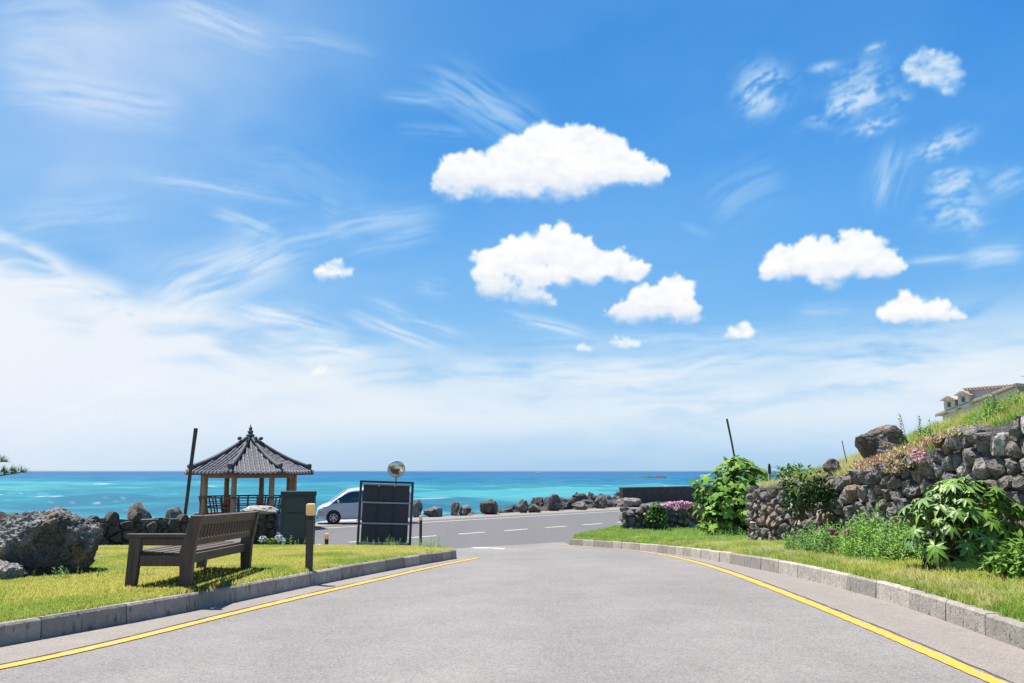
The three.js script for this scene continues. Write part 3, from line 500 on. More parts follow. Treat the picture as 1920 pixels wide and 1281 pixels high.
{ // the rise the house stands on
  const pos = [], uv = [], idx = [], N = 34; for (let j = 0; j <= N; j++) for (let i = 0; i <= N; i++) { const x = 46 + (i / N - 0.5) * 44, d = 85 + (j / N - 0.5) * 44, q = Math.hypot(x - 46, d - 85); pos.push(x, -1.6 + 7.1 * sst(17, 6, q) + 0.5 * (f2(x * 0.3, d * 0.3, 3) - 0.5), -d); uv.push(x, d); }
  for (let j = 0; j < N; j++) for (let i = 0; i < N; i++) { const a = j * (N + 1) + i; idx.push(a, a + 1, a + N + 1, a + 1, a + N + 2, a + N + 1); }
  const g = new THREE.BufferGeometry(); g.setAttribute('position', new THREE.Float32BufferAttribute(pos, 3)); g.setAttribute('uv', new THREE.Float32BufferAttribute(uv, 2)); g.setIndex(idx); g.computeVertexNormals(); structure('hill', g, M.turf, 'grassy rise under the white house');
}

// ---------------------------------------------------------------- dry stone walls: fitted stones, each its own piece
function stoneWall(root, path, { bottom, top, size, mats, depth = 0.3, seed, bulge = 0.1, gap = 0.02, flip = 1, coreMat = M.core }) {
  const P = resample(path, 120), L = lineLen(P), T = L[L.length - 1], r = rng(seed);
  const frame = (s) => { s = clamp(s, 0, T - 1e-4); const k = Math.min(119, Math.floor(s / T * 120)), t = s / T * 120 - k, a = P[k], b = P[k + 1], p = P[Math.max(0, k - 2)], q = P[Math.min(120, k + 3)], dx = q[0] - p[0], dd = q[1] - p[1], l = Math.hypot(dx, dd); return [lerp(a[0], b[0], t), lerp(a[1], b[1], t), flip * -dd / l, flip * dx / l]; };
  const sites = [];
  for (let s = -0.5; s < T + 0.5;) { const [x, d] = frame(s), z = size(s); for (let y = bottom(x, d) - z; y < top(x, d) + z * 1.6;) { const q = z * (0.62 + 0.85 * r()); sites.push([s + (r() - 0.5) * z * 0.75, y + (r() - 0.5) * q * 0.5]); y += q * 0.82; } s += size(s) * 0.98; }
  const clip = (poly, nx, ny, c) => { const out = []; for (let i = 0; i < poly.length; i++) { const a = poly[i], b = poly[(i + 1) % poly.length], da = a[0] * nx + a[1] * ny - c, db = b[0] * nx + b[1] * ny - c; if (da <= 0) out.push(a); if (da * db < 0) { const t = da / (da - db); out.push([lerp(a[0], b[0], t), lerp(a[1], b[1], t)]); } } return out; };
  const geos = []; let count = 0;
  sites.forEach((c, i) => {
    const [fx, fd] = frame(c[0]); if (c[0] < 0 || c[0] > T || c[1] > top(fx, fd) || c[1] < bottom(fx, fd) - 0.15) return;
    const z = size(c[0]) * 1.6; let poly = [[c[0] - z, c[1] - z], [c[0] + z, c[1] - z], [c[0] + z, c[1] + z], [c[0] - z, c[1] + z]];
    for (const o of sites) { const dx = o[0] - c[0], dy = o[1] - c[1], D = dx * dx + dy * dy; if (o === c || D > 9 * z * z) continue; poly = clip(poly, dx, dy, (o[0] * o[0] + o[1] * o[1] - c[0] * c[0] - c[1] * c[1]) / 2); if (poly.length < 3) return; }
    // round the corners, break up the edges, then sink and swell the face
    let cx = 0, cy = 0; for (const q of poly) { cx += q[0] / poly.length; cy += q[1] / poly.length; }
    let ring = []; const per = poly.reduce((a, q, k) => a + Math.hypot(poly[(k + 1) % poly.length][0] - q[0], poly[(k + 1) % poly.length][1] - q[1]), 0), step = per / 16;
    for (let k = 0; k < poly.length; k++) { const a = poly[k], b = poly[(k + 1) % poly.length], n = Math.max(1, Math.round(Math.hypot(b[0] - a[0], b[1] - a[1]) / step)); for (let m = 0; m < n; m++) ring.push([lerp(a[0], b[0], m / n), lerp(a[1], b[1], m / n)]); }
    for (let it = 0; it < 1; it++) ring = ring.map((q, k) => { const a = ring[(k + ring.length - 1) % ring.length], b = ring[(k + 1) % ring.length]; return [q[0] * 0.56 + (a[0] + b[0]) * 0.22, q[1] * 0.56 + (a[1] + b[1]) * 0.22]; });
    const rad = Math.sqrt(per * per / 14), g0 = 1 - (gap + 0.02 * r()) / (rad * 0.45), tx = (r() - 0.5) * 0.55, ty = (r() - 0.5) * 0.5, B = bulge * (0.55 + 0.9 * r()) * Math.min(1.3, rad / 0.4), o = i * 3.7, pos = [], idx = [], N = ring.length;
    const prof = [[1.0, -depth], [1.02, -0.05], [0.97, 0.12], [0.88, 1], [0.62, 1], [0.3, 1]];
    const fac = [0, 1, 2, 3].map(() => { const a = r() * 6.283, m = 0.18 + 0.65 * r(); return [Math.cos(a) * m, Math.sin(a) * m, B * (0.75 + 0.7 * r())]; });   // broken faces
    const face = (px, py) => fac.reduce((h, [a, b, c]) => Math.min(h, c + a * px + b * py), B * 1.5);
    prof.forEach(([k, h], li) => ring.forEach((q) => {
      const px = q[0] - cx, py = q[1] - cy, u = cx + px * k * g0, v = cy + py * k * g0, e = f3(u * 6 + o, v * 6, li * 0.3, 4, 0.6) - 0.5, e2 = f3(u * 17 + o, v * 17, li, 2) - 0.5;
      const w = li < 2 ? h : h * Math.max(-0.02, face(px * k, py * k)) + e * 0.07 * Math.min(1, rad / 0.35) + e2 * 0.03;
      const [x, d, nx, nd] = frame(u); pos.push(x + nx * w, v, -(d + nd * w));
    }));
    { const [x, d, nx, nd] = frame(cx), w = face(0, 0) + 0.02 * (r() - 0.5); pos.push(x + nx * w, cy, -(d + nd * w)); }
    for (let l = 0; l < prof.length - 1; l++) for (let k = 0; k < N; k++) { const a = l * N + k, b = l * N + (k + 1) % N; idx.push(a, b, a + N, b, b + N, a + N); }
    const l = (prof.length - 1) * N; for (let k = 0; k < N; k++) idx.push(l + k, l + (k + 1) % N, prof.length * N);
    let g = new THREE.BufferGeometry(); g.setAttribute('position', new THREE.Float32BufferAttribute(pos, 3)); if (flip < 0) for (let k = 0; k < idx.length; k += 3) { const t = idx[k]; idx[k] = idx[k + 1]; idx[k + 1] = t; } g.setIndex(idx); g.computeVertexNormals(); g = toCreasedNormals(g, 0.5); boxUV(g);
    mesh('stone', g, mats[Math.floor(r() * mats.length)], root); count++;
  });
  // rubble fill behind the face
  const A = [], idx = [], K = 60; for (let i = 0; i <= K; i++) { const s = T * i / K, [x, d, nx, nd] = frame(s), y0 = bottom(x, d) - 0.3, y1 = top(x, d) - 0.06; for (const [w, y] of [[-0.12, y0], [-0.12, y1], [-depth - 0.25, y1], [-depth - 0.25, y0]]) A.push(x + nx * w, y, -(d + nd * w)); if (i) for (let k = 0; k < 4; k++) { const a = (i - 1) * 4 + k, b = (i - 1) * 4 + (k + 1) % 4; idx.push(a, b, a + 4, b, b + 4, a + 4); } }
  idx.push(0, 1, 2, 0, 2, 3); const e = K * 4; idx.push(e, e + 2, e + 1, e, e + 3, e + 2);
  const g = new THREE.BufferGeometry(); g.setAttribute('position', new THREE.Float32BufferAttribute(A, 3)); g.setIndex(idx); const h = ni(g); h.computeVertexNormals(); mesh('rubble_core', boxUV(h), coreMat, root);
  return count;
}
{
  const w = thing('dry_stone_wall', 'tall grey dry stone wall rising to the right behind the glossy shrub', 'stone wall');
  const path = [[7.6, 25.5], [6.9, 25.3], [6.35, 25.05], [6.1, 24.6]]; for (let d = 23.5; d > 11.5; d -= 1) path.push([W2(d), d]);
  stoneWall(w, path, { bottom: (x, d) => vergeY(x, d), top: (x, d) => w2top(d), size: (s) => lerp(0.29, 0.365, sst(3, 14, s)), mats: M.stone, seed: 12, bulge: 0.1, flip: -1 });
}
{
  const w = thing('dry_stone_wall', 'low grey stone wall with pink flowers on top beyond the fig bush', 'stone wall');
  stoneWall(w, [[5.3, 41.2], [4.72, 40.6], [4.7, 40.15], [5.1, 40.0], [5.75, 40.2], [6.4, 40.7], [8.0, 41.6], [9.6, 42.4]], { bottom: (x, d) => vergeY(x, d) - 0.1, top: (x, d) => 0.08 + 0.08 * (f2(x * 2, d, 2) - 0.5) - 0.1 * sst(5.8, 6.3, x), size: () => 0.36, mats: M.stone, seed: 5, bulge: 0.12, flip: -1 });
}
{
  const w = thing('dry_stone_wall', 'low black stone wall behind the bench at the back of the lawn', 'stone wall');
  stoneWall(w, [[-18.5, 17.9], [-13.4, 23.9], [-9.7, 28.25], [-9.0, 29.0]], { bottom: (x, d) => lawnY(x, d), top: (x, d) => lawnY(x, d) + 0.83 + 0.1 * (f2(x * 1.3, d, 2) - 0.5), size: () => 0.36, mats: M.stoneDark, seed: 9, bulge: 0.06, flip: -1 });
  const p = thing('stone_pillar', 'squat dark stone pillar with pale capstone right of the bench', 'pillar');
  stoneWall(p, [[-8.25, 29.6], [-8.15, 28.75], [-8.0, 28.62], [-7.4, 28.95], [-7.25, 29.1], [-7.3, 29.8]], { bottom: (x, d) => -0.66, top: () => 0.3, size: () => 0.3, mats: M.stoneDark, seed: 19, bulge: 0.08, flip: -1, depth: 0.24 });
  const cap = rockGeo(71, [0.56, 0.15, 0.52], 9, 10, 0.07); cap.translate(-7.74, 0.42, -29.2); mesh('capstone', cap, M.stone[5], p);
}
// ---------------------------------------------------------------- boulders
const lichen = (seed, A, B, O) => (x, y, z) => { const n = f3(x * 2.2 + seed, y * 2.2, z * 2.2, 4, 0.6), m = f3(x * 5 + 30, y * 5 + seed, z * 5, 4, 0.6), q = f3(x * 3 + 60, y * 3, z * 3 + seed, 3), t = sst(0.38, 0.64, n), o = sst(0.58, 0.7, q), k = 0.55 + 0.9 * m; return [0, 1, 2].map((i) => lerp(lerp(A[i], B[i], t), O[i], o * 0.6) * k); };
M.rock = std({ map: finish(M.bt.clone(), 0.9, true), vertexColors: true, bumpMap: finish(basaltBump.clone(), 0.9, false), bumpScale: 0.06, roughness: 0.96 });
function boulder(name, label, [x, y, d], size, seed, { detail = 26, planes = 15, rough = 0.07, fine = 3, turn = 0, A = [0.14, 0.132, 0.124], B = [0.31, 0.295, 0.275], O = [0.3, 0.22, 0.14], group } = {}) {
  const g = tint(rockGeo(seed, size, detail, planes, rough, fine), lichen(seed, A, B, O)); const m = mesh(name, g, M.rock); m.position.set(x, y, -d); m.rotation.y = turn; tag(m, label, 'boulder', group); return m;
}
boulder('boulder', 'large rough grey boulder on the lawn left of the bench', [-6.72, 0.35, 13.75], [0.86, 0.7, 0.8], 26, { detail: 60, rough: 0.1, fine: 7, planes: 10, A: [0.11, 0.105, 0.1], B: [0.27, 0.26, 0.245] });
boulder('boulder', 'low grey rock at the foot of the large lawn boulder, cut by the left edge', [-7.0, 0.22, 12.9], [0.5, 0.2, 0.45], 31, { detail: 26, rough: 0.12, fine: 4 });
boulder('boulder', 'dark brown boulder at the left edge behind the large grey one', [-9.9, 0.43, 18.2], [0.82, 0.52, 0.6], 44, { detail: 24, rough: 0.1, A: [0.05, 0.042, 0.036], B: [0.12, 0.095, 0.075] });
boulder('boulder', 'brown boulder sitting on the grassy bank above the stone wall', [7.72, 2.06, 19.6], [0.74, 0.5, 0.55], 58, { detail: 34, rough: 0.07, planes: 26, turn: 0.5, A: [0.14, 0.115, 0.1], B: [0.29, 0.24, 0.2], O: [0.3, 0.19, 0.12] });
boulder('boulder', 'small brown stone on the bank left of the brown boulder', [6.95, 1.68, 20.6], [0.22, 0.2, 0.2], 57, { detail: 12, A: [0.14, 0.115, 0.1], B: [0.29, 0.24, 0.2] });
{ // row of boulders on the sea side of the coast road
  const D = [[-5.85, 58.6, 0.38, 0.62, 'tall rounded boulder right beside the dark sign frame'], [-4.85, 58.9, 0.78, 0.36, 'low flat boulder just right of the sign frame, first of the row'], [-3.6, 60.3, 0.36, 0.55, 'pointed boulder leaning on its darker neighbour, second from the sign frame'], [-3.0, 60.5, 0.42, 0.42, 'dark squat boulder touching the pointed one in the roadside row'], [-1.5, 62.2, 0.74, 0.58, 'broad blocky boulder standing alone in the roadside row'], [0.75, 64.4, 0.42, 0.58, 'upright dark boulder at the middle of the roadside row'], [1.55, 64.8, 0.48, 0.34, 'low stone lying against the upright boulder in the middle of the row'], [2.95, 67.6, 0.66, 0.68, 'large round boulder right of the middle of the roadside row'], [5.0, 69.6, 0.74, 0.36, 'low wide boulder between two big ones in the roadside row'], [6.7, 71.8, 0.62, 0.66, 'big squared boulder second to last before the sea wall'], [9.2, 74.6, 1.15, 0.5, 'long pale boulder at the near end of the sea wall']];
  D.forEach(([x, d, w, h, l], i) => boulder('roadside_boulder', l, [x, -1.175 + h * 0.72, d], [w, h, w * 0.85], 80 + i, { detail: 16, rough: 0.1, fine: 4, planes: 18, turn: i, A: i === 10 ? [0.2, 0.19, 0.18] : [0.1, 0.096, 0.094], B: i === 10 ? [0.4, 0.38, 0.35] : [0.27, 0.26, 0.245], group: 'boulders along the sea side of the coast road' }));
  boulder('shore_rock', 'pointed brown rock beyond the low wall, left of the bench', [-30.1, -2.5, 77], [1.35, 1.6, 1], 61, { detail: 12, A: [0.12, 0.1, 0.09], B: [0.3, 0.25, 0.21], group: 'rocks standing in the water' });
  boulder('shore_rock', 'upright rock in the water just left of the bench back', [-27.2, -2.35, 77], [0.85, 1.5, 0.8], 66, { detail: 12, A: [0.12, 0.1, 0.09], B: [0.3, 0.25, 0.21], group: 'rocks standing in the water' });
}
{ // broken lava along the shore: too many to count
  const r = rng(14), variants = [0, 1, 2, 3].map((k) => boxUV(toCreasedNormals(rockGeo(200 + k, [1, 0.75, 0.9], 4, 16, 0.16, 4), 0.35)));
  const place = [[], [], [], []], m = new THREE.Matrix4(), q = new THREE.Quaternion(), e = new THREE.Euler();
  for (let i = 0; i < 5200; i++) {
    const x = -34 + r() * 110, o = -13.4 - Math.pow(r(), 1.3) * 34, d = (0.765 * x + 29.3 - o) / 0.644, y = shoreY(x, d); if (d > 135 || y < SEA - 0.2) continue;
    const s = (0.12 + Math.pow(r(), 2.8) * 0.75) * lerp(0.75, 1, sst(-15, -19, o)); e.set(r() * 6, r() * 6, r() * 6); q.setFromEuler(e); place[i % 4].push(m.clone().compose(V(x, y + s * 0.15, -d), q, V(s * (0.8 + 0.6 * r()), s * (0.7 + 0.4 * r()), s)));
  }
  const o = new THREE.Group(); o.name = 'lava_shore_rocks'; tag(o, 'broken black lava rocks along the shore beyond the coast road', 'rocks', null, 'stuff'); scene.add(o);
  place.forEach((P, k) => { const im = new THREE.InstancedMesh(variants[k], std({ map: M.bt, bumpMap: basaltBump, bumpScale: 0.05, roughness: 0.95 }), P.length); P.forEach((mm, i) => { im.setMatrixAt(i, mm); const v = 0.07 + 0.1 * r(), w = r() * 0.25; im.setColorAt(i, C(v * (1 + w * 0.35), v, v * (1 - w * 0.45))); }); im.name = 'lava_rock'; im.userData.kind = 'stuff'; im.castShadow = im.receiveShadow = true; o.add(im); });
}
{ // reefs awash and the sea wall
  const reef = (label, x, d, L, W, h, seed) => { const G = []; const r = rng(seed); for (let i = 0; i < 26; i++) { const t = r() * 2 - 1, k = 1 - t * t, g = rockGeo(seed + i, [L * (0.06 + 0.09 * r()), h * (0.25 + 0.8 * r() * k), W * 0.3], 3, 8, 0.1); g.translate(x + t * L, SEA + 0.02, -(d + (r() - 0.5) * W)); G.push(g); } const m = mesh('reef', merge(G), basalt(0.06, 0.06, 0.055)); tag(m, label, 'reef', 'reefs off the shore'); };
  reef('long low black reef out at sea below the horizon', 116, 740, 42, 30, 2.3, 300);
  reef('short low reef nearer the shore, above the sea wall', 56, 345, 6.5, 8, 0.75, 340);
  const A = V(8.9, -1.2, -77.5), B = V(17.6, -1.2, -84), w = thing('sea_wall', 'dark straight sea wall at the far right of the coast road', 'sea wall');
  const dir = B.clone().sub(A).normalize(), g = bar(A.clone().add(V(0, 0.68, 0)), B.clone().addScaledVector(dir, 12).add(V(0, 0.76, 0)), 0.45, 1.5, V(0, 1, 0), 0.03); mesh('wall_body', g, basalt(0.085, 0.078, 0.078), w);
  mesh('coping', bar(A.clone().add(V(0, 1.46, 0)), B.clone().addScaledVector(dir, 12).add(V(0, 1.54, 0)), 0.55, 0.1, V(0, 1, 0), 0.02), basalt(0.16, 0.15, 0.145), w);
}

// ---------------------------------------------------------------- bench
{
  const b = thing('park_bench', 'dark brown wooden park bench on the lawn, seen from behind', 'bench', [-4.2, lawnY(-4.2, 12.8), -12.8]); b.rotation.x = -0.022;
  // local x: +0.33 back (towards the drive), -0.33 front; local z: +1.33 near end, -1.33 far end
  const W = wood(0.115, 0.073, 0.053, 0.6), H = 1.28;
  const plank = (pts, t) => { const s = new THREE.Shape(pts.map(([x, y]) => new THREE.Vector2(x, y))); const g = new THREE.ExtrudeGeometry(s, { depth: t, bevelEnabled: true, bevelSize: 0.005, bevelThickness: 0.005, bevelSegments: 1 }); g.translate(0, 0, -t / 2); return boxUV(g); };
  const low = lawnY(-4.2, 14.1) - lawnY(-4.2, 12.8) - 0.05;
  for (const z of [H, -H]) {
    const y0 = z < 0 ? low : -0.04;
    const f = mesh('leg', plank([[-0.42, y0], [-0.31, y0], [-0.255, 0.625], [-0.39, 0.625]], 0.09), W, b); f.position.z = z;
    const r = mesh('leg', plank([[0.24, y0], [0.35, y0], [0.375, 0.46], [0.455, 0.885], [0.33, 0.885], [0.22, 0.46]], 0.09), W, b); r.position.z = z;
    mesh('armrest', box(0.78, 0.045, 0.12, -0.04, 0.65, z), W, b); mesh('arm_rail', box(0.56, 0.085, 0.05, -0.02, 0.575, z), W, b); mesh('side_rail', box(0.5, 0.13, 0.06, -0.02, 0.355, z), W, b);
  }
  for (let i = 0; i < 5; i++) mesh('seat_plank', box(0.115, 0.03, 2.52, -0.33 + i * 0.128, 0.455 - i * 0.006, 0), W, b);
  mesh('front_rail', box(0.05, 0.12, 2.46, -0.3, 0.37, 0), W, b); mesh('rear_rail', box(0.05, 0.11, 2.46, 0.27, 0.365, 0), W, b);
  const up = V(0, 0, 1); // back: leaning boards
  const at = (y) => 0.31 + (y - 0.42) * 0.2;
  mesh('top_rail', bar(V(at(0.83), 0.83, 1.28), V(at(0.83), 0.83, -1.28), 0.06, 0.11, V(0.2, 1, 0).normalize()), W, b);
  mesh('lower_rail', bar(V(at(0.57), 0.57, 1.28), V(at(0.57), 0.57, -1.28), 0.055, 0.08, V(0.2, 1, 0).normalize()), W, b);
  for (let i = 0; i < 19; i++) { const z = 1.15 - i * 2.3 / 18; mesh('back_slat', bar(V(at(0.6), 0.6, z), V(at(0.785), 0.785, z), 0.055, 0.028, V(1, 0, 0)), W, b); }
}
// ---------------------------------------------------------------- bollard lights
{
  const W = wood(0.1, 0.07, 0.055, 0.6), dark = std({ color: C(0.035, 0.03, 0.028), roughness: 0.6 }), head = new THREE.MeshPhysicalMaterial({ color: C(0.9, 0.7, 0.36), roughness: 0.95, transmission: 0.5, thickness: 0, specularIntensity: 0.5 });
  const L = [[-2.98, 14.1, 0.99, 'brown bollard light with cream head on the lawn right of the bench'], [-5.62, 29.0, 0.72, 'small far bollard light between the bench light and the sign frame'], [-3.45, 36.1, 1.12, 'bollard light with cream head just right of the dark sign frame']];
  for (const [x, d, h, l] of L) {
    const y = d < 27 ? lawnY(x, d) : roadY(x, d) - 0.02, o = thing('bollard_light', l, 'bollard light', [x, y, -d], 0.1, 'bollard lights');
    mesh('post', box(0.105, h - 0.2, 0.105, 0, (h - 0.2) / 2 - 0.03, 0, 0.012), W, o); mesh('collar', box(0.112, 0.045, 0.112, 0, h - 0.205, 0), dark, o);
    mesh('lamp_head', box(0.125, 0.175, 0.125, 0, h - 0.095, 0, 0.02), head, o);
  }
}
// ---------------------------------------------------------------- dark green notice board beyond the bench
{
  const g = std({ color: C(0.023, 0.034, 0.043), roughness: 0.55 }), g2 = std({ color: C(0.03, 0.044, 0.055), roughness: 0.5 });
  const y = -0.55, o = thing('notice_board', 'dark green upright notice board behind the bollard light', 'notice board', [-6.35, y, -28.3], 0.12);
  mesh('body', box(1.0, 1.5, 0.14, 0, 0.76, 0, 0.015), g, o); mesh('top_cap', box(1.04, 0.14, 0.2, 0, 1.5, 0, 0.02), g, o);
  mesh('panel', box(0.62, 0.42, 0.03, -0.08, 1.16, 0.075), g2, o); mesh('panel', box(0.62, 0.72, 0.03, -0.08, 0.54, 0.075), g2, o);
}
// ---------------------------------------------------------------- sign frame seen from the back, and the traffic mirror behind it
{
  const fr = std({ color: C(0.03, 0.034, 0.036), roughness: 0.5, metalness: 0.2 }), plate = std({ map: finish(concreteTex.clone(), 0.7, true), color: C(0.045, 0.05, 0.05), roughness: 0.7 }), galv = std({ color: C(0.3, 0.31, 0.32), roughness: 0.5, metalness: 0.35 });
  const o = thing('sign_frame', 'dark metal sign frame with nine plates, seen from the back', 'sign', [-4.62, -1.07, -34.5], 0.26); o.rotation.z = -0.035;
  const Wd = 1.96, H = 2.32;
  for (const s of [-1, 1]) mesh('post', box(0.085, H, 0.085, s * (Wd / 2 - 0.04), H / 2, 0, 0.01), fr, o);
  mesh('top_bar', box(Wd - 0.17, 0.08, 0.08, 0, H - 0.04, 0), fr, o); mesh('bottom_bar', box(Wd - 0.17, 0.05, 0.08, 0, 0.06, 0), fr, o);
  const rows = [[0.16, 0.74], [0.86, 1.5], [1.58, 2.14]], cw = (Wd - 0.26) / 3;
  for (const [a, c] of rows) for (let k = -1; k <= 1; k++) mesh('plate', box(cw - 0.02, c - a + 0.06, 0.02, k * cw, (a + c) / 2, -0.02, 0.004), plate, o);
  for (const y of [0.11, 0.8, 1.54, 2.19]) mesh('cross_bar', box(Wd - 0.18, 0.055, 0.06, 0, y, 0.035), galv, o);
  for (const x of [-0.5, 0.5]) mesh('stile', box(0.03, 2.0, 0.03, x * cw, 1.12, 0.012), fr, o);
  const t = thing('traffic_mirror', 'round convex traffic mirror on a pole above the sign frame', 'mirror', [-4.35, -1.16, -35.6], 0.15);
  mesh('pole', tube([V(0, 0, -0.08), V(0, 2.85, -0.08)], 0.035, 0.035, 10), std({ color: C(0.45, 0.3, 0.16), roughness: 0.6 }), t);
  const hd = new THREE.Group(); hd.name = 'mirror_head'; hd.position.y = 2.84; hd.rotation.x = 0.3; t.add(hd);
  const cap = new THREE.SphereGeometry(0.62, 28, 10, 0, 6.2832, 0, 0.52); cap.translate(0, -0.538, 0); cap.rotateX(Math.PI / 2); mesh('mirror_glass', cap, std({ color: C(0.6, 0.6, 0.6), metalness: 1, roughness: 0.12 }), hd);
  const rim = new THREE.TorusGeometry(0.315, 0.02, 8, 32); mesh('rim', rim, std({ color: C(0.6, 0.58, 0.55), roughness: 0.5 }), hd);
  const back = lathe([[0, -0.09], [0.2, -0.08], [0.31, -0.01]], 24); back.rotateX(Math.PI / 2); mesh('back_shell', back, std({ color: C(0.5, 0.3, 0.12), roughness: 0.6, side: THREE.DoubleSide }), hd);
}
// ---------------------------------------------------------------- poles
{
  const W = wood(0.085, 0.06, 0.05);
  tag(mesh('leaning_pole', tube([V(-10.2, -1.1, -29.2), V(-10.0, 0.3, -29.15), V(-9.86, 1.9, -29.1), V(-9.77, 2.92, -29.1)], 0.045, 0.065, 8), W), 'dark wooden pole leaning in front of the pavilion roof', 'pole');
  tag(mesh('leaning_pole', tube([V(8.95, -0.9, -36.6), V(8.58, 2.2, -36.5), V(8.34, 3.62, -36.5)], 0.035, 0.042, 7), wood(0.16, 0.14, 0.13)), 'thin grey pole leaning out of the top of the fig bush', 'pole');
  tag(mesh('leaning_pole', tube([V(7.56, 1.5, -21.2), V(7.44, 1.95, -21.1), V(7.35, 2.28, -21)], 0.014, 0.01, 5), wood(0.2, 0.17, 0.13)), 'thin stick leaning left beside the brown boulder on the bank', 'stick');
  const o = thing('marker_post', 'short dark post with pale foot behind the stone wall end', 'post', [7.15, 0.6, -26.3]); mesh('foot', box(0.07, 0.98, 0.07, 0, 0.45, 0), std({ color: C(0.4, 0.36, 0.3), roughness: 0.9 }), o); mesh('head', lathe([[0, 0.9], [0.04, 0.92], [0.045, 1.1], [0.03, 1.2], [0, 1.22]], 8), std({ color: C(0.03, 0.03, 0.03), roughness: 0.7 }), o);
}
